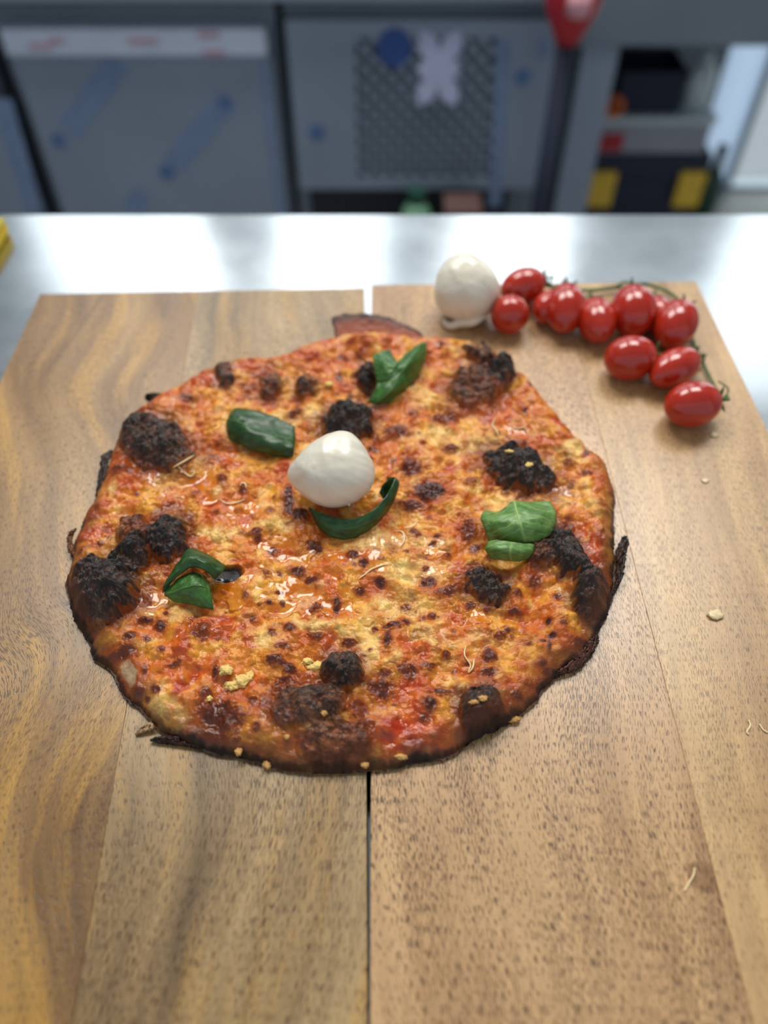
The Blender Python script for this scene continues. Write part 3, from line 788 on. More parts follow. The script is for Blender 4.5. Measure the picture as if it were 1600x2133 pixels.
# --- colour of the crust and topping (what the food itself is, plus shading painted along the front)
def cc(*c): return lin(c)[None, None, :]
def mixa(a, b, t): return a * (1 - t[..., None]) + b * t[..., None]
t1 = sstep(-0.30, 0.40, fbm(xm / 24, ym / 24, 21, 3)); t2 = sstep(-0.5, 0.6, fbm(xm / 8, ym / 8, 22, 3))
col = mixa(cc(200, 96, 22) + 0 * X[..., None], cc(230, 162, 56), np.clip(0.70 * t1 + 0.32 * t2, 0, 1))
col = mixa(col, cc(242, 202, 116), sstep(0.25, 0.9, fbm(xm / 13, ym / 13, 23, 3)) * 0.7)
sauce = sstep(0.15, 0.9, fbm(xm / 24, ym / 24, 24, 3)) * 0.5
RED = [(420, 790, 40, 16, .7), (520, 765, 50, 14, .7), (600, 748, 40, 14, .7), (300, 870, 40, 20, .6), (560, 830, 40, 14, .5), (860, 705, 60, 12, .6), (700, 760, 40, 18, .5), (420, 860, 30, 30, .5), (250, 960, 26, 40, .6), (1110, 840, 40, 40, .55), (360, 830, 45, 25, .6), (262, 1000, 40, 20, .5), (640, 742, 40, 16, .7), (700, 725, 60, 14, .6), (905, 732, 30, 16, .7), (1045, 862, 50, 30, .7), (1168, 875, 30, 25, .8), (1120, 910, 30, 16, .5), (950, 973, 30, 12, .7), (1020, 1000, 25, 16, .8), (470, 962, 42, 20, .8),
       (590, 968, 25, 12, .8), (190, 1108, 45, 22, .8), (205, 1065, 30, 18, .6), (1232, 1145, 26, 45, .9), (960, 1185, 32, 18, .85), (455, 1298, 66, 28, .9), (515, 1335, 28, 18, .8), (375, 1345, 28, 42, .85), (372, 1428, 28, 26, .95), (420, 1395, 30, 14, .8), (740, 1360, 14, 14, .7),
       (880, 1350, 22, 16, .7), (855, 1430, 42, 30, .8), (845, 1515, 78, 44, .95), (990, 1398, 44, 20, .6), (1060, 1422, 32, 20, .7), (1140, 1260, 52, 20, .55), (1100, 1300, 30, 14, .6), (870, 1480, 30, 40, .7), (445, 1050, 30, 20, .6), (420, 1190, 26, 40, .4), (690, 1195, 30, 16, .6),
       (480, 1080, 50, 20, .5), (330, 1215, 30, 25, .5), (1060, 1100, 30, 40, .4), (800, 960, 30, 20, .5), (350, 1030, 30, 14, .5)]
for px, py, rx, ry, s_ in RED: sauce = np.maximum(sauce, sstep(1.35, 0.55, ell(px, py, rx, ry, 0, 2.2) + 0.2 * n_sm) * s_)
CRM = [(860, 1188, 75, 26, .85), (830, 1258, 66, 30, .65), (765, 1340, 24, 42, .85), (762, 1300, 24, 18, .7), (885, 1318, 34, 28, .7), (645, 1300, 66, 16, .75), (720, 1312, 34, 12, .9), (1000, 925, 66, 22, .65), (900, 905, 90, 22, .55), (618, 862, 66, 22, .65), (1065, 1048, 75, 13, .6),
       (870, 1128, 66, 22, .6), (780, 1125, 75, 26, .6), (460, 1108, 55, 13, .7), (1190, 930, 38, 12, .85), (1168, 1030, 40, 20, .4), (560, 1090, 40, 14, .5), (830, 790, 30, 40, .4), (330, 1470, 22, 32, .7), (370, 1485, 16, 34, .7), (385, 1278, 45, 14, .7), (300, 1270, 26, 18, .6), (640, 1245, 30, 14, .4),
       (545, 1330, 30, 22, .5), (740, 700, 70, 14, .4), (480, 900, 20, 30, .4), (880, 825, 24, 30, .4), (1010, 1330, 46, 18, .4), (930, 1335, 30, 16, .5)]
cream = np.zeros_like(X)
for px, py, rx, ry, s_ in CRM: cream = np.maximum(cream, sstep(1.4, 0.4, ell(px, py, rx, ry, 0, 2.4) + 0.25 * n_sm) * s_)
GLD = [(1140, 1345, 75, 60, .8), (530, 1570, 70, 22, .8), (280, 1258, 60, 30, .7), (240, 1300, 30, 30, .6), (640, 1590, 80, 14, .6), (1105, 1405, 60, 26, .7), (760, 1545, 22, 40, .7), (720, 1575, 60, 20, .5), (960, 1540, 30, 30, .4)]
gold = np.zeros_like(X)
for px, py, rx, ry, s_ in GLD: gold = np.maximum(gold, sstep(1.3, 0.5, ell(px, py, rx, ry, 0, 2.2) + 0.2 * n_sm) * s_)
col = mixa(col, cc(246, 214, 132), cream * (0.75 + 0.25 * t2))
col = mixa(col, mixa(cc(188, 100, 22) + 0 * col, cc(208, 138, 40), t2), gold)
sauce = np.clip(sauce * (1 - 0.6 * cream), 0, 1)
col = mixa(col, mixa(cc(170, 42, 14) + 0 * col, cc(204, 88, 28), t2), sauce)
white = sstep(1.1, 0.75, ell(268, 1396, 15, 30, -32, 1.0)); col = mixa(col, cc(240, 222, 180), white * 0.75)
col = mixa(col, cc(206, 112, 10), wet * 0.55 * (1 - 0.75 * cream))
col = col * (1 + 0.10 * n_fine + 0.10 * n_sm)[..., None].clip(0.6, 1.4)
# toasted film on every raised bubble
toast = sstep(0.3, 0.9, bub + 0.3 * n_fine) * 0.5 * (celli > 0.74)
toast = np.maximum(toast, sstep(0.62, 0.95, fbm(xm / 4.5, ym / 4.5, 41, 3) + 0.35 * n_hill) * 0.55)
toast *= (1 - wet)
col = mixa(col, cc(164, 72, 24), np.clip(ring * 0.8 + toast * 0.7, 0, 0.9) * (1 - 0.6 * wet))
col = mixa(col, mixa(cc(126, 54, 22) + 0 * col, cc(70, 30, 18), sstep(0.45, 1.0, brown + 0.25 * n_fine)), sstep(0.12, 0.62, brown + 0.05 * n_fine))
col = mixa(col, mixa(cc(136, 62, 22) + 0 * col, cc(92, 40, 20), sstep(-0.3, 0.4, n_sm)), brownb * 0.85)
chv = sstep(0.30, 0.86, black + 0.10 * n_fine + 0.10 * n_sm)
charc = mixa(cc(72, 47, 35) + 0 * col, cc(31, 27, 27), sstep(-0.35, 0.45, n_sm + 0.5 * n_mid + 1.4 * (black - 0.72)))
charc = mixa(charc, cc(124, 88, 62), sstep(0.36, 0.85, n_fine + 0.6 * (0.95 - black)) * 0.7)
charc = mixa(charc, cc(128, 84, 58), (sstep(0.26, 0.08, cell2) * (celli2 > 0.86)) * 0.6)
brn_b = mixa(cc(104, 60, 42) + 0 * col, cc(62, 36, 28), sstep(-0.4, 0.4, n_sm + 0.4 * n_fine))
col = mixa(col, mixa(brn_b, charc, sstep(0.55, 0.92, black + 0.15 * n_mid + 0.08 * n_fine)), chv)
# burnt foot of the crust; seared band also paints in front shading; the far side stays pale to its edge
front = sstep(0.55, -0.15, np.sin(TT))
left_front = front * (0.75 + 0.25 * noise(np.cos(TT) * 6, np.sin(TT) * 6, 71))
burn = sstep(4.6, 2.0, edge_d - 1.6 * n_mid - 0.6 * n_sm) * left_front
seared_shade = sstep(16, 4.0, edge_d - 4.0 * n_mid) * left_front
col = mixa(col, cc(96, 44, 18), seared_shade * 0.9)
col = mixa(col, cc(24, 20, 20), burn)
col = mixa(col, cc(18, 16, 17), hole)
col = col.clip(0.004, 0.95)
rough = 0.36 + 0.16 * n_mid + 0.08 * n_fine - 0.10 * sauce
rough = rough + 0.20 * chv + 0.18 * gold - 0.24 * wet + 0.3 * burn
rough = np.where(wet > 0.5, 0.07, np.where(hole > 0.5, 0.5, rough)).clip(0.06, 0.9)

# --- geometry: one height field, cut into crust, topping and each blister so that they meet without a step
ZZ = Z / mm
P3 = np.stack([X, Y, ZZ], -1)
dT = np.roll(P3, -1, 1) - np.roll(P3, 1, 1); dR = np.gradient(P3, axis=0)
NRM = np.cross(dR, dT); NRM /= np.maximum(np.linalg.norm(NRM, axis=-1, keepdims=True), 1e-12)
NRM[NRM[..., 2] < 0] *= -1
vid = np.arange(NR * NT).reshape(NR, NT)
q = np.stack([vid[:-1, :], vid[1:, :], np.roll(vid, -1, 1)[1:, :], np.roll(vid, -1, 1)[:-1, :]], -1)
qlab = lab[:-1, :].copy()
qlab[(SS[:-1, :] > LIP) & (qlab == 0) & (np.sin(TT[:-1, :]) < 0.45)] = -1


def pizza_material():
    m, nt, b = new_mat('baked_pizza'); L = nt.links.new
    at = N(nt, 'ShaderNodeAttribute'); at.attribute_name = 'tint'
    g = N(nt, 'ShaderNodeNewGeometry')
    n1 = N(nt, 'ShaderNodeTexNoise', Scale=900.0, Detail=3.0); L(g.outputs['Position'], n1.inputs[0])
    n2 = N(nt, 'ShaderNodeTexNoise', Scale=330.0, Detail=4.0); L(g.outputs['Position'], n2.inputs[0])
    v = ramp(nt, [(0.3, (0.86,) * 3 + (1,)), (0.7, (1.10,) * 3 + (1,))], n1.outputs[0])
    L(mixc(nt, 0.8, at.outputs['Color'], v, 'MULTIPLY'), b.inputs['Base Color'])
    L(at.outputs['Alpha'], b.inputs['Roughness'])
    # oil film: smooth where the roughness value is low, so the bump fades there too
    mr = N(nt, 'ShaderNodeMapRange'); mr.inputs[1].default_value = 0.08; mr.inputs[2].default_value = 0.3; mr.inputs[3].default_value = 0.04; mr.inputs[4].default_value = 0.36
    L(at.outputs['Alpha'], mr.inputs[0])
    bp = N(nt, 'ShaderNodeBump', Distance=0.0009); L(mr.outputs[0], bp.inputs['Strength'])
    ad = N(nt, 'ShaderNodeMath', operation='ADD'); L(n1.outputs[0], ad.inputs[0]); L(n2.outputs[0], ad.inputs[1])
    L(ad.outputs[0], bp.inputs['Height']); L(bp.outputs[0], b.inputs['Normal'])
    b.inputs['Specular IOR Level'].default_value = 0.42
    mc = N(nt, 'ShaderNodeMapRange'); mc.inputs[1].default_value = 0.12; mc.inputs[2].default_value = 0.4; mc.inputs[3].default_value = 0.30; mc.inputs[4].default_value = 0.0
    L(at.outputs['Alpha'], mc.inputs[0]); L(mc.outputs[0], b.inputs['Coat Weight']); b.inputs['Coat Roughness'].default_value = 0.12
    b.inputs['Subsurface Weight'].default_value = 0.16; b.inputs['Subsurface Radius'].default_value = (1.0, 0.5, 0.2); b.inputs['Subsurface Scale'].default_value = 0.002
    return m


M['pizza'] = pizza_material()
pz = thing('pizza', 'round cheese pizza with blackened blisters and charred edge on the wooden boards', 'pizza', (float(PC[0]), float(PC[1]), 0.0))


def piece(name, faces, label=None, extra=None):
    u, inv = np.unique(faces.ravel(), return_inverse=True)
    co = P3.reshape(-1, 3)[u] - np.array([PC[0], PC[1], 0.0])
    f = inv.reshape(-1, 4)
    me = bpy.data.meshes.new(name)
    me.vertices.add(len(u)); me.vertices.foreach_set('co', co.ravel())
    me.loops.add(f.size); me.loops.foreach_set('vertex_index', f.ravel().astype(np.int32))
    me.polygons.add(len(f)); me.polygons.foreach_set('loop_start', np.arange(0, f.size, 4, dtype=np.int32))
    me.update(calc_edges=True)
    a = me.color_attributes.new('tint', 'FLOAT_COLOR', 'POINT')
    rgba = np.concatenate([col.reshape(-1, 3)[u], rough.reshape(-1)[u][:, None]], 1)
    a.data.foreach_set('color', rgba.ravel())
    me.polygons.foreach_set('use_smooth', [True] * len(f))
    me.normals_split_custom_set_from_vertices(NRM.reshape(-1, 3)[u].tolist())
    o = link(name, me, M['pizza'], pz)
    if label: o['label'] = label
    return o


qf = q.reshape(-1, 4); ql = qlab.ravel()
# centre cap: a fan is not needed, the innermost ring is 0.3 mm wide
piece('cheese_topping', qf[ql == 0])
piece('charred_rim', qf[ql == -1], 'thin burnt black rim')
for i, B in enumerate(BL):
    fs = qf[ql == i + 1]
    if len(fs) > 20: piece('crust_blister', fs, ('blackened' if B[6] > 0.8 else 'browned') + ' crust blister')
# underside of the crust
bm = bmesh.new()
vs = [bm.verts.new((X[-1, k] - PC[0], Y[-1, k] - PC[1], ZZ[-1, k])) for k in range(0, NT, 6)]
v2 = [bm.verts.new((v.co.x * 0.985, v.co.y * 0.985, 0.0002)) for v in vs]
for k in range(len(vs)): bm.faces.new((vs[k], v2[k], v2[(k + 1) % len(vs)], vs[(k + 1) % len(vs)]))
bm.faces.new(v2[::-1]); bmesh.ops.recalc_face_normals(bm, faces=bm.faces)
M['char'] = plain('charred_crust', (27, 23, 22), 0.75, 0, 0.5, 420, 0.8)
from_bm('crust_base', bm, M['char'], pz, True)


def surf(px, py):
    """height of the pizza on the sight line of a pixel, found by walking down it"""
    z = 0.012
    for _ in range(12):
        p = U(px, py, z)
        dx, dy = p.x - PC[0], p.y - PC[1]
        th = math.atan2(dy, dx); R = np.interp(th, TH, Rt)
        i = min(NR - 1, max(0, int(np.searchsorted(sr, math.hypot(dx, dy) / R)))); j = int((th + PI) / (2 * PI) * NT) % NT
        z = 0.5 * z + 0.5 * float(ZZ[i, j])
    return z


# --- torn crust flaps standing at the rim: rows of (base px, base py, base z, top px, top py, top z) in mm
def crust_flap(rows, tint_lo, tint_hi, seed, th=0.0014, label='torn flap of crust', rag=0.12):
    n, m_ = 40, 12
    lo = spline([U(a, b, z / mm) for a, b, z, *_ in rows], n); hi_ = spline([U(*r[3:5], r[5] / mm) for r in rows], n)
    rg = random.Random(seed)
    bm = bmesh.new(); grid = []; cl = bm.verts.layers.float_color.new('tint')
    for i in range(n + 1):
        jg = rg.uniform(1 - rag, 1 + rag * 0.5)
        row = []
        for j in range(m_ + 1):
            t = j / m_ * (jg if j > m_ * 0.6 else 1.0)
            p = lo[i].lerp(hi_[i], t)
            p += Vector((rg.uniform(-1, 1), rg.uniform(-1, 1), rg.uniform(-1, 1))) * 0.00035
            v = bm.verts.new(p)
            e = min(i, n - i) / n
            tt = min(1, max(0, (t - 0.55) / 0.4 + rg.uniform(-.2, .2)) + max(0, (0.08 - e) * 8))
            tt = min(1, max(0, tt))
            c = np.array(lin(tint_lo)) * (1 - tt) + np.array(lin(tint_hi)) * tt
            c = c * rg.uniform(0.75, 1.2)
            v[cl] = (*c.clip(0, 1), 0.45)
            row.append(v)
        grid.append(row)
    for i in range(n):
        for j in range(m_): bm.faces.new((grid[i][j], grid[i + 1][j], grid[i + 1][j + 1], grid[i][j + 1]))
    o = from_bm('crust_flap', bm, M['pizza'], pz, True, off=(PC[0], PC[1], 0))
    md = o.modifiers.new('thick', 'SOLIDIFY'); md.thickness = th; md.offset = 0
    if label: o['label'] = label
    return o


crust_flap([(702, 712, 9, 690, 662, 15), (735, 712, 9, 712, 655, 17), (775, 710, 9, 755, 654, 17), (815, 710, 9, 800, 660, 16), (850, 708, 9, 838, 675, 13), (885, 708, 9, 876, 692, 11)], (150, 66, 24), (52, 28, 22), 5, label='brown torn flap at the far rim', rag=0.03)
crust_flap([(1283, 1150, 3, 1296, 1118, 7), (1284, 1175, 2, 1309, 1122, 8), (1284, 1205, 2, 1303, 1155, 7), (1280, 1228, 2, 1298, 1195, 6), (1276, 1240, 2, 1282, 1228, 3)], (62, 36, 24), (22, 20, 22), 6, label='burnt torn flap at the right rim')
crust_flap([(1236, 1328, 4, 1246, 1322, 2), (1215, 1352, 5, 1246, 1338, 2), (1195, 1372, 5, 1228, 1372, 2), (1172, 1392, 5, 1200, 1396, 2), (1152, 1402, 4, 1176, 1402, 2)], (84, 44, 30), (36, 24, 24), 7, label='dark curled flake at the right front rim')
crust_flap([(372, 1535, 4, 318, 1538, 2), (375, 1542, 3, 318, 1543, 1.6), (420, 1556, 2, 340, 1548, 1)], (60, 32, 24), (22, 20, 20), 8, label='black pointed tip at the left front rim')
crust_flap([(160, 1100, 6, 146, 1108, 6), (150, 1120, 5, 140, 1125, 5), (152, 1142, 4, 144, 1150, 3), (162, 1160, 3, 158, 1164, 2)], (128, 76, 44), (60, 34, 24), 9, label='brown curled flap at the left rim')
crust_flap([(234, 938, 8, 228, 940, 8), (228, 955, 8, 212, 952, 7), (222, 978, 7, 206, 988, 5), (214, 1006, 6, 203, 1018, 4), (206, 1030, 5, 200, 1034, 4)], (50, 34, 28), (24, 22, 22), 10, label='black flake at the left rim')
crust_flap([(340, 820, 9, 305, 820, 10), (335, 828, 8, 303, 830, 7), (318, 834, 7, 310, 836, 5)], (60, 46, 40), (34, 30, 30), 12, label='black flake at the far left rim')


# --- pale flour and bread crumbs caught on the crust
def lump(name, p, rx, ry, rz, mat, parent, seed, off=(0, 0, 0), rough_=0.35, sub=3, label=None):
    bm = bmesh.new(); bmesh.ops.create_icosphere(bm, subdivisions=sub, radius=1.0)
    co = np.array([v.co for v in bm.verts])
    d = 1 + rough_ * fbm(co[:, 0] * 2.1 + seed * 3.3 + co[:, 2] * 1.3, co[:, 1] * 2.1 - co[:, 2] * 0.7 + seed, seed, 3)
    for v, k in zip(bm.verts, d): v.co = Vector((v.co.x * rx * k + p[0], v.co.y * ry * k + p[1], v.co.z * rz * k + p[2]))
    o = from_bm(name, bm, mat, parent, True, off=off)
    if label: o['label'] = label
    return o


M['crumb'] = plain('pale_semolina_crumb', (240, 206, 122), 0.85, 0, 0.12, 900, 0.6)
M['crumb_dark'] = plain('toasted_crumb', (206, 158, 92), 0.85, 0, 0.15, 900, 0.6)
for k, (px, py, rx, ry, mt) in enumerate([(503, 1418, 16, 12, 'crumb'), (484, 1428, 14, 9, 'crumb'), (520, 1410, 9, 10, 'crumb'), (470, 1396, 13, 10, 'crumb'), (660, 1388, 22, 9, 'crumb'), (640, 1378, 12, 8, 'crumb'), (557, 1592, 8, 10, 'crumb_dark'), (497, 1565, 7, 9, 'crumb_dark'), (436, 1455, 6, 6, 'crumb'),
                                         (1006, 1455, 9, 6, 'crumb_dark'), (988, 1462, 9, 4, 'crumb_dark'), (1070, 1497, 14, 7, 'crumb_dark'), (760, 1593, 8, 6, 'crumb_dark'), (835, 1577, 12, 6, 'crumb_dark'), (1103, 968, 8, 5, 'crumb'), (1062, 940, 9, 4, 'crumb'), (685, 800, 8, 6, 'crumb'), (598, 1535, 5, 5, 'crumb_dark'), (675, 1485, 6, 6, 'crumb_dark')]):
    z = surf(px, py); p = U(px, py, z + 0.0006); s = (p - cam_o.location).length / F_PX
    lump('crumb', p, rx * s, ry * s, min(rx, ry) * s * 0.55, M[mt], pz, 50 + k, off=(PC[0], PC[1], 0), rough_=0.6)
# threads of stretched cheese, pale and thin
M['thread'] = plain('cheese_thread', (246, 222, 172), 0.3, 0, 0.05, 200)
for k, pts in enumerate([[(372, 972), (385, 985), (397, 992), (405, 985), (400, 980)], [(360, 974), (385, 960), (405, 948)], [(458, 1040), (475, 1049), (495, 1046), (510, 1040)], [(1034, 868), (1026, 885), (1035, 898), (1040, 912)], [(1062, 886), (1078, 892), (1092, 890), (1098, 900)],
                         [(970, 1345), (968, 1365), (980, 1385), (975, 1400)], [(988, 1372), (985, 1390), (976, 1402)], [(746, 1206), (758, 1198), (775, 1185), (800, 1176), (815, 1174)], [(820, 1105), (838, 1108), (842, 1125), (832, 1140)], [(842, 1100), (860, 1096), (868, 1086)], [(500, 1012), (504, 1006), (511, 1008), (513, 1016)]]):
    P = [U(a, b, surf(a, b) + 0.0006) for a, b in pts]
    from_bm('cheese_thread', tube_bm([p - pz.location for p in spline(P, 24)], [0.00022 + 0.00028 * math.sin(PI * i / 24) for i in range(25)], 6), M['thread'], pz, True)
# sliver of onion-coloured crust poking out under the left front edge
st = crust_flap([(312, 1505, 3, 292, 1520, 1.4), (318, 1510, 3, 288, 1526, 1.2), (322, 1515, 3, 282, 1530, 1.0)], (190, 150, 110), (150, 112, 80), 15, label='pale strip of cheese under the left front edge')

# ------------------------------------------------------------------ basil leaves
def leaf_material(name, dark, mid, vein, gloss=0.3):
    m, nt, b = new_mat(name); L = nt.links.new
    uv = N(nt, 'ShaderNodeUVMap'); uv.uv_map = 'leaf'
    sx = N(nt, 'ShaderNodeSeparateXYZ'); L(uv.outputs[0], sx.inputs[0])
    def math_(op, a, b_=None):
        n = N(nt, 'ShaderNodeMath', operation=op)
        for i, v in enumerate((a, b_)):
            if v is None: continue
            if hasattr(v, 'links'): L(v, n.inputs[i])
            else: n.inputs[i].default_value = v
        return n.outputs[0]
    av = math_('ABSOLUTE', math_('SUBTRACT', sx.outputs[1], 0.5))
    geo = N(nt, 'ShaderNodeNewGeometry')
    nz = N(nt, 'ShaderNodeTexNoise', Scale=190.0, Detail=3.0); L(geo.outputs['Position'], nz.inputs[0])
    ph = math_('ADD', math_('MULTIPLY', math_('SUBTRACT', sx.outputs[0], math_('MULTIPLY', av, 0.75)), 4.6), math_('MULTIPLY', nz.outputs[0], 0.9))
    side = math_('ABSOLUTE', math_('SUBTRACT', math_('FRACT', ph), 0.5))                # 0 on a side vein
    sv = ramp(nt, [(0.02, (1, 1, 1, 1)), (0.075, (0, 0, 0, 1))], side)
    mv = ramp(nt, [(0.012, (1, 1, 1, 1)), (0.035, (0, 0, 0, 1))], av)
    vv = math_('MAXIMUM', sv, mv)
    c = ramp(nt, [(0.3, L4(*dark)), (0.7, L4(*mid))], nz.outputs[0])
    c = mixc(nt, math_('MULTIPLY', vv, 0.26), c, L4(*vein))
    L(c, b.inputs['Base Color'])
    b.inputs['Roughness'].default_value = gloss
    b.inputs['Subsurface Weight'].default_value = 0.0
    hgt = math_('ADD', math_('MULTIPLY', side, 0.55), math_('MULTIPLY', nz.outputs[0], 0.5))
    bp = N(nt, 'ShaderNodeBump', Strength=0.42, Distance=0.0012); L(hgt, bp.inputs['Height']); L(bp.outputs[0], b.inputs['Normal'])
    b.inputs['Specular IOR Level'].default_value = 0.5
    return m


M['leaf'] = leaf_material('basil_dark', (26, 54, 22), (44, 86, 36), (84, 124, 62), 0.36)
M['leaf_bright'] = leaf_material('basil_fresh', (72, 114, 46), (114, 156, 82), (190, 214, 140), 0.40)
M['leaf_mid'] = leaf_material('basil_mid', (40, 80, 30), (66, 116, 44), (120, 160, 80), 0.38)
M['vein'] = plain('leaf_midrib', (150, 184, 108), 0.45)
M['vein_dark'] = plain('leaf_midrib_dark', (72, 112, 52), 0.45)


def cr(P, t):
    n = len(P) - 1; s = min(max(t * n, 0), n - 1e-6); i = int(s); f = s - i
    a = P[i - 1] if i > 0 else P[0] * 2 - P[1]; b, c = P[i], P[i + 1]; d = P[i + 2] if i + 2 <= n else P[n] * 2 - P[n - 1]
    return 0.5 * ((2 * b) + (c - a) * f + (2 * a - 5 * b + 4 * c - d) * f * f + (3 * b - a - 3 * c + d) * f ** 3)


def blade(name, rows, mat, parent, n=30, m_=24, th=0.0005, rib=None, flip=False):
    G = [[U(a, b, z / mm) for a, b, z in r] for r in rows]
    bm = bmesh.new(); uvl = bm.loops.layers.uv.new('leaf')
    vs = []; uvs = {}
    for i in range(n + 1):
        R = [cr([G[k][j] for k in range(len(G))], i / n) for j in range(len(G[0]))]
        row = []
        for j in range(m_ + 1):
            pt = cr(R, j / m_)
            wv = Vector((pt.x, pt.y, pt.z * 0.6)) * 170
            e_ = min(i, n - i, j, m_ - j) / 3.0
            pt = pt + Vector((0.0004 * mnoise.noise(wv * 2.2), 0.0004 * mnoise.noise(wv * 2.2 + Vector((9, 4, 1))), 0.0011 * mnoise.noise(wv) + 0.0005 * mnoise.noise(wv * 2.6) * min(1, e_) - (0.0006 if e_ < 0.3 else 0)))
            v = bm.verts.new(pt); uvs[v] = (i / n, j / m_); row.append(v)
        vs.append(row)
    for i in range(n):
        for j in range(m_):
            f = bm.faces.new((vs[i][j], vs[i + 1][j], vs[i + 1][j + 1], vs[i][j + 1]))
            for l in f.loops: l[uvl].uv = uvs[l.vert]
    bmesh.ops.recalc_face_normals(bm, faces=bm.faces)
    up = sum((f.normal.z for f in bm.faces))
    if up < 0: bmesh.ops.reverse_faces(bm, faces=bm.faces)
    mid = [vs[i][m_ // 2].co.copy() for i in range(0, n + 1, 2)]
    nor = [vs[i][m_ // 2].normal.copy() for i in range(0, n + 1, 2)]
    o = from_bm(name, bm, mat, parent, True, off=tuple(parent.matrix_basis.translation))
    md = o.modifiers.new('thick', 'SOLIDIFY'); md.thickness = th; md.offset = 0
    if rib is not None:
        off = parent.matrix_basis.translation
        pts = [p + Vector((0, -0.0001, 0.0003)) - off for p in mid]
        from_bm('midrib', tube_bm(pts, [0.00075 * (1 - 0.7 * i / (len(pts) - 1)) for i in range(len(pts))], 8), rib, o, True)
    return o


def leaf_thing(px, py, label):
    p = U(px, py, surf(px, py))
    return thing('basil_leaf', label, 'basil leaf', tuple(p), 'basil leaves on the pizza')


lf = leaf_thing(545, 915, 'flat dark green basil leaf with rounded tip, left behind the mozzarella ball')
blade('leaf_blade', [[(613, 886, 15), (614, 908, 14), (613, 930, 16), (611, 950, 12)], [(578, 869, 17), (576, 894, 16), (571, 922, 19), (563, 946, 12)], [(538, 856, 19), (531, 880, 20), (524, 905, 20), (515, 933, 12)], [(502, 848, 18), (494, 867, 22), (487, 889, 19), (481, 913, 12)], [(484, 850, 15), (476, 864, 18), (471, 880, 17), (471, 896, 12)]],
      M['leaf'], lf, rib=M['vein_dark'])
lf = leaf_thing(815, 805, 'green basil leaf folded into a V, farthest back on the pizza')
blade('leaf_blade', [[(766, 838, 12), (780, 841, 13), (808, 838, 12)], [(783, 806, 18), (815, 812, 21), (850, 806, 13)], [(790, 768, 21), (832, 780, 24), (872, 776, 14)], [(822, 756, 22), (850, 756, 26), (887, 746, 15)], [(868, 718, 19), (879, 712, 20), (889, 711, 17)]], M['leaf_mid'], lf, rib=M['vein_dark'])
blade('leaf_fold', [[(786, 796, 20), (814, 788, 24), (842, 772, 24)], [(780, 766, 24), (803, 760, 28), (828, 756, 26)], [(777, 738, 24), (795, 732, 26), (812, 728, 24)]], M['leaf_mid'], lf)
lf = leaf_thing(735, 1100, 'dark green basil leaf curled like a boat in front of the mozzarella ball')
blade('leaf_blade', [[(648, 1066, 13), (645, 1062, 15), (643, 1056, 17)], [(670, 1104, 12), (675, 1090, 17), (682, 1072, 20)], [(712, 1122, 12), (720, 1100, 18), (727, 1080, 21)], [(766, 1106, 12), (772, 1086, 18), (772, 1064, 22)], [(806, 1066, 13), (810, 1048, 19), (804, 1032, 23)], [(829, 1018, 16), (831, 1006, 21), (822, 997, 24)], [(812, 1024, 14), (806, 1008, 19), (806, 993, 22)]],
      M['leaf'], lf, n=44, rib=None)
blade('leaf_fold', [[(829, 1016, 17), (826, 1002, 23), (815, 996, 25)], [(818, 1030, 14), (812, 1014, 18), (800, 1004, 22)], [(800, 1044, 13), (796, 1034, 15), (790, 1026, 17)]], M['leaf'], lf, n=16, m_=12)
lf = leaf_thing(1080, 1110, 'bright fresh green basil leaf with curled lower lip, right side of the pizza')
blade('leaf_blade', [[(1010, 1062, 16), (1040, 1064, 18), (1070, 1043, 20), (1106, 1045, 19), (1147, 1043, 16)], [(1002, 1078, 20), (1038, 1079, 25), (1078, 1072, 27), (1116, 1070, 25), (1158, 1066, 17)], [(1010, 1100, 18), (1045, 1103, 24), (1086, 1100, 26), (1123, 1095, 24), (1157, 1092, 16)], [(1018, 1124, 14), (1050, 1130, 16), (1095, 1131, 17), (1128, 1122, 17), (1147, 1114, 14)]],
      M['leaf_bright'], lf, rib=M['vein'], n=36, m_=36)
blade('leaf_lip', [[(1016, 1126, 18), (1048, 1126, 23), (1085, 1131, 21), (1115, 1134, 17)], [(1012, 1142, 19), (1045, 1146, 23), (1080, 1151, 21), (1111, 1149, 16)], [(1022, 1160, 13), (1050, 1166, 13), (1080, 1167, 13), (1106, 1160, 12)]], M['leaf_bright'], lf)
lf = leaf_thing(400, 1215, 'folded dark green basil leaf beside the dark tear, left front of the pizza')
blade('leaf_fold', [[(338, 1234, 13), (340, 1222, 16), (344, 1211, 17)], [(362, 1206, 19), (366, 1190, 22), (372, 1170, 19)], [(395, 1182, 23), (392, 1162, 25), (392, 1143, 19)], [(425, 1187, 23), (428, 1168, 25), (430, 1152, 19)], [(448, 1206, 17), (462, 1192, 18), (473, 1179, 15)]], M['leaf'], lf, rib=None)
blade('leaf_blade', [[(342, 1228, 13), (345, 1240, 13), (362, 1250, 12)], [(375, 1200, 17), (385, 1225, 19), (397, 1258, 12)], [(405, 1190, 18), (415, 1220, 20), (426, 1266, 12)], [(426, 1197, 16), (438, 1228, 16), (444, 1270, 12)]], M['leaf_mid'], lf, rib=M['vein_dark'])

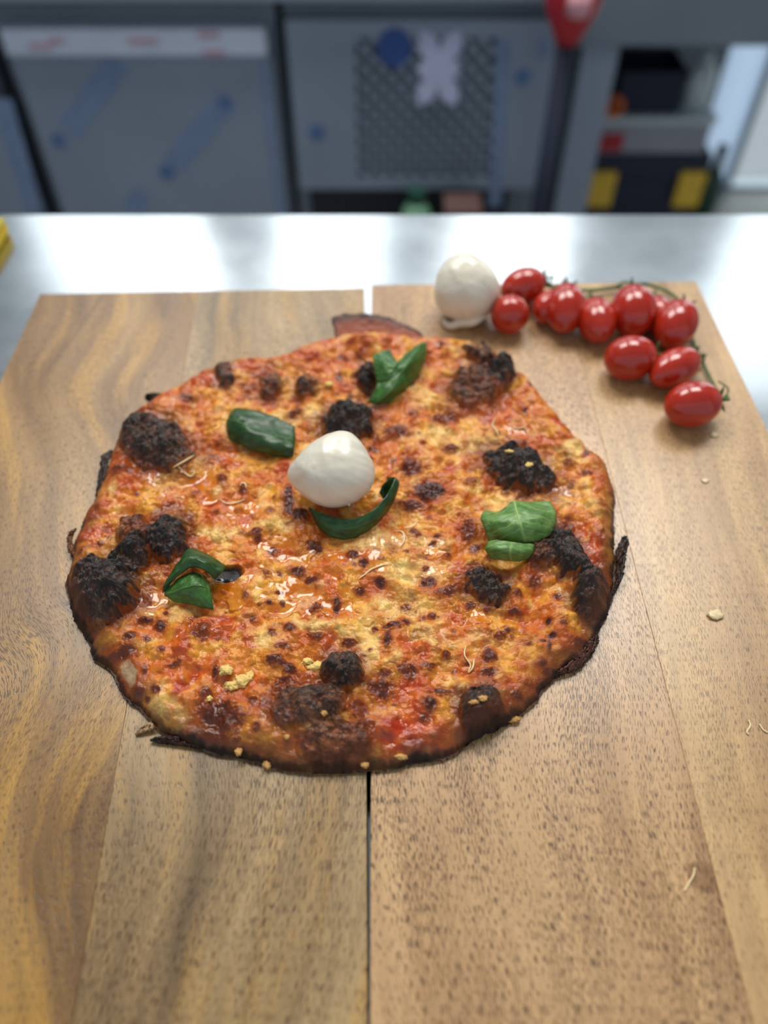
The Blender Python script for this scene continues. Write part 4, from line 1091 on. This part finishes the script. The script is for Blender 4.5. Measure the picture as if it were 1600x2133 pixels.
# ------------------------------------------------------------------ mozzarella balls
def cheese_mat():
    m, nt, b = new_mat('fresh_mozzarella'); L = nt.links.new
    g = N(nt, 'ShaderNodeTexCoord')
    n1 = N(nt, 'ShaderNodeTexNoise', Scale=60.0, Detail=4.0); L(g.outputs['Object'], n1.inputs[0])
    L(ramp(nt, [(0.3, L4(226, 219, 200)), (0.7, L4(236, 231, 216))], n1.outputs[0]), b.inputs['Base Color'])
    b.inputs['Roughness'].default_value = 0.36
    b.inputs['Subsurface Weight'].default_value = 0.45; b.inputs['Subsurface Radius'].default_value = (1.0, 0.8, 0.55); b.inputs['Subsurface Scale'].default_value = 0.004
    n2 = N(nt, 'ShaderNodeTexNoise', Scale=210.0, Detail=3.0); L(g.outputs['Object'], n2.inputs[0])
    bp = N(nt, 'ShaderNodeBump', Strength=0.07, Distance=0.0012); L(n2.outputs[0], bp.inputs['Height']); L(bp.outputs[0], b.inputs['Normal'])
    b.inputs['Coat Weight'].default_value = 0.3; b.inputs['Coat Roughness'].default_value = 0.18
    return m


M['mozz'] = cheese_mat()


def ball(R, bumps, squash=(1, 1, 1), seed=1):
    """ball drawn out towards each (direction, amount, sharpness)"""
    bm = bmesh.new(); bmesh.ops.create_icosphere(bm, subdivisions=6, radius=1.0)
    co = np.array([v.co for v in bm.verts])
    k = 1 + 0.03 * fbm(co[:, 0] * 1.5 + 5 + co[:, 2], co[:, 1] * 1.5 + co[:, 2] * .6, seed, 3)
    for d, a, sh in bumps:
        d = np.array(d, float); d /= np.linalg.norm(d)
        k = k + a * np.exp(sh * (co @ d - 1))
    co = co * k[:, None] * R * np.array(squash)
    for v, p in zip(bm.verts, co): v.co = p
    return bm


# on the pizza
zc = 0.0305
p = U(697, 983, zc)
mz = thing('mozzarella_ball', 'glossy white mozzarella ball resting in the middle of the pizza', 'mozzarella', tuple(p))
from_bm('ball', ball(0.0212, [((-0.9, 0.0, -0.10), 0.26, 11), ((0.30, 0.50, 0.8), 0.20, 9), ((0.9, -0.3, 0), 0.06, 3)], (1.05, 1.0, 0.95), 4), M['mozz'], mz, True)
for k, d in enumerate([(0.35, -0.72, -0.35), (0.60, -0.66, 0.12)]):           # tiny whey drops
    d = Vector(d).normalized() * 0.0214
    lump('whey_drop', d, 0.0008, 0.0007, 0.0012, M['mozz'], mz, 70 + k, rough_=0.1, sub=2)
# behind the pizza
p = U(972, 600, 0.0235)
mz2 = thing('mozzarella_ball', 'white mozzarella ball with a flat torn foot, on the board beside the tomatoes', 'mozzarella', (p.x, p.y, 0.0))
from_bm('ball', ball(0.0232, [((-0.2, 0.3, 0.9), 0.14, 5), ((0.95, 0.1, -0.15), 0.05, 6), ((-0.6, -0.4, -0.3), 0.04, 3)], (1.04, 1.0, 1.0), 9), M['mozz'], mz2, True).location = (0, 0, 0.0222)
hm = tube_bm(spline([(-0.0165, -0.0125, 0.0035), (-0.0125, -0.0185, 0.0030), (-0.004, -0.0175, 0.0050), (0.005, -0.0185, 0.0070), (0.014, -0.0135, 0.0105), (0.0205, -0.007, 0.015)], 30), [0.0012 + 0.0024 * math.sin(PI * (k + 1) / 32) for k in range(31)], 12)
from_bm('torn_hem', hm, M['mozz'], mz2, True)

# ------------------------------------------------------------------ tomatoes on the vine
def tomato_mat():
    m, nt, b = new_mat('tomato_skin'); L = nt.links.new
    g = N(nt, 'ShaderNodeTexCoord')
    n1 = N(nt, 'ShaderNodeTexNoise', Scale=45.0, Detail=2.0); L(g.outputs['Object'], n1.inputs[0])
    L(ramp(nt, [(0.3, L4(166, 34, 18)), (0.7, L4(190, 52, 28))], n1.outputs[0]), b.inputs['Base Color'])
    b.inputs['Roughness'].default_value = 0.16
    b.inputs['Subsurface Weight'].default_value = 0.12; b.inputs['Subsurface Radius'].default_value = (1.0, 0.25, 0.12); b.inputs['Subsurface Scale'].default_value = 0.003
    b.inputs['Coat Weight'].default_value = 0.35; b.inputs['Coat Roughness'].default_value = 0.06
    return m


M['tomato'] = tomato_mat()
M['calyx'] = plain('tomato_calyx', (62, 92, 40), 0.6, 0, 0.2, 300)
M['vine'] = plain('tomato_vine', (84, 108, 58), 0.6, 0, 0.2, 300)


def tomato(px, py, a, b, axis, tip, label, elev=0.0):
    """plum-shaped cherry tomato: half length a, half width b (mm), stem end towards axis (degrees on the board, 90 = away)"""
    a, b = a * 1.07 / mm, b * 1.07 / mm
    z = b * 0.97 + max(0.0, math.sin(math.radians(abs(elev)))) * (a - b)
    p = U(px, py, z)
    t = thing('cherry_tomato', label, 'tomato', (p.x, p.y, 0.0), 'cherry tomatoes on the vine')
    bm = bmesh.new(); bmesh.ops.create_uvsphere(bm, u_segments=40, v_segments=26, radius=1.0)
    for v in bm.verts:
        c = v.co
        r = 1.0 - 0.10 * tip * max(0, -c.z) ** 2
        dimple = -0.10 * math.exp(-((c.x ** 2 + c.y ** 2) / 0.03)) if c.z > 0 else 0
        nip = 0.07 * tip * math.exp(-((c.x ** 2 + c.y ** 2) / 0.02)) if c.z < 0 else 0
        v.co = Vector((c.x * b * r, c.y * b * r, (c.z + dimple) * a - nip * a))
    rot = Matrix.Rotation(math.radians(axis), 3, 'Z') @ Matrix.Rotation(math.radians(90 - elev), 3, 'Y')
    bmesh.ops.rotate(bm, verts=bm.verts, cent=(0, 0, 0), matrix=rot)
    bmesh.ops.translate(bm, verts=bm.verts, vec=(0, 0, z))
    from_bm('fruit', bm, M['tomato'], t, True)
    # green star of sepals and a short stalk at the stem end
    bm = bmesh.new()
    for k in range(5):
        an = 2 * PI * k / 5 + 0.3
        pts = []
        for s in (0.0, 0.35, 0.7, 1.0):
            rr = s * b * 0.62
            pts.append(Vector((math.cos(an) * rr, math.sin(an) * rr, a * (0.93 + 0.10 * s) + 0.0012)))
        tube_bm(pts, [0.0009, 0.0012, 0.0009, 0.0002], 6, bm)
    bmesh.ops.rotate(bm, verts=bm.verts, cent=(0, 0, 0), matrix=rot)
    bmesh.ops.translate(bm, verts=bm.verts, vec=(0, 0, z))
    cx = from_bm('calyx', bm, M['calyx'], t, True)
    bm = tube_bm([(0, 0, a * 0.9), (0.0008, 0, a + 0.004), (0.002, 0.001, a + 0.008)], [0.0010, 0.0008, 0.0008], 8)
    bmesh.ops.rotate(bm, verts=bm.verts, cent=(0, 0, 0), matrix=rot)
    bmesh.ops.translate(bm, verts=bm.verts, vec=(0, 0, z))
    from_bm('stalk', bm, M['vine'], cx, True)
    end = rot @ Vector((0.002, 0.001, a + 0.008)) + Vector((p.x, p.y, z))
    return end


ends = [
    tomato(1090, 597, 17, 13.0, 20, 0.3, 'red cherry tomato at the back, touching the mozzarella ball, above a rounder one', 10),
    tomato(1062, 655, 13.8, 13.4, 70, 0.2, 'small round red cherry tomato next to the mozzarella ball foot'),
    tomato(1142, 640, 14, 11.0, 60, 0.4, 'cherry tomato mostly hidden behind the pointed third one from the left'),
    tomato(1178, 642, 20, 14.0, 80, 1.0, 'red cherry tomato with pointed tip towards the pizza, in front of the half-hidden one', 12),
    tomato(1243, 667, 20, 13.2, 88, 0.7, 'slim dark red cherry tomato between the pointed one and the big upright one'),
    tomato(1319, 647, 20, 15.6, 82, 0.4, 'biggest upright cherry tomato in the middle of the back row', 12),
    tomato(1368, 655, 15, 11.5, 85, 0.3, 'cherry tomato nearly hidden between the big middle one and the one at the right corner'),
    tomato(1408, 675, 20, 14.4, 62, 0.5, 'cherry tomato at the right end of the back row, nearest the board corner', 8),
    tomato(1313, 746, 17.5, 14.6, 12, 0.2, 'broad cherry tomato lying sideways in front of the big middle one'),
    tomato(1406, 766, 20.5, 12.2, 34, 0.6, 'long cherry tomato lying diagonally with a bright streak, second from the front'),
    tomato(1443, 842, 18.2, 14.2, 14, 0.3, 'front cherry tomato with green star stalk at its right end'),
]
p0 = U(1225, 600, 0.004)
vn = thing('tomato_vine', 'green tomato vine stem lying behind the row of cherry tomatoes', 'vine', tuple(p0))
main = spline([U(1120, 590, 0.010), U(1165, 600, 0.006), U(1225, 605, 0.004), U(1290, 598, 0.004), U(1345, 592, 0.005), U(1398, 612, 0.004), U(1430, 648, 0.003), U(1442, 705, 0.003), U(1462, 750, 0.003), U(1484, 795, 0.003), U(1506, 832, 0.005)], 70)
from_bm('stem', tube_bm([q - p0 for q in main], [0.0017 - 0.0007 * i / 70 for i in range(71)], 8), M['vine'], vn, True)
for e in ends:
    near = min(main, key=lambda q: (q - e).length)
    if (near - e).length < 0.003: continue
    midp = (near + e) / 2 + Vector((0, 0, 0.003))
    from_bm('side_stem', tube_bm([q - p0 for q in spline([near, midp, e], 10)], 0.0008, 7), M['vine'], vn, True)
bm = tube_bm([q - p0 for q in spline([main[-1], main[-1] + Vector((0.004, 0.006, 0.004)), main[-1] + Vector((-0.002, 0.012, 0.006))], 10)], 0.0006, 7)
from_bm('tendril', bm, M['vine'], vn, True)

# ------------------------------------------------------------------ scraps on the boards
M['scrap'] = plain('cheese_scrap', (228, 206, 160), 0.3, 0, 0.06, 400)
p = U(1490, 1280, 0.0012)
cs = thing('cheese_scrap', 'small pale cheese scrap on the right board, right of the pizza', 'scrap', (p.x, p.y, 0))
lump('scrap', (0, 0, 0.0010), 0.0042, 0.0030, 0.0012, M['scrap'], cs, 91)
p = U(1488, 905, 0.001)
cs = thing('cheese_scrap', 'tiny white flake on the board below the front tomato', 'scrap', (p.x, p.y, 0))
lump('scrap', (0, 0, 0.0007), 0.0030, 0.0022, 0.0008, M['scrap'], cs, 92)
p = U(1470, 1000, 0.001)
cs = thing('cheese_scrap', 'faint pale fleck on the right board beside the far right of the pizza', 'scrap', (p.x, p.y, 0))
lump('scrap', (0, 0, 0.0005), 0.0022, 0.0018, 0.0006, M['scrap'], cs, 93)
for pts, lb_ in (([(1447, 1808), (1445, 1822), (1436, 1838), (1426, 1856)], 'white bristle-like cheese thread on the right board near the seam, front'), ([(1560, 1500), (1563, 1512), (1556, 1524), (1560, 1530)], 'fine pale thread at the right edge of the board'), ([(1582, 1508), (1590, 1520), (1600, 1526)], 'second fine pale thread, cut by the right edge of the photo')):
    P = [U(a, b, 0.0005) for a, b in pts]
    t = thing('cheese_thread', lb_, 'thread', (P[0].x, P[0].y, 0))
    from_bm('strand', tube_bm([q - t.location for q in spline(P, 16)], 0.0004, 6), M['thread'], t, True)
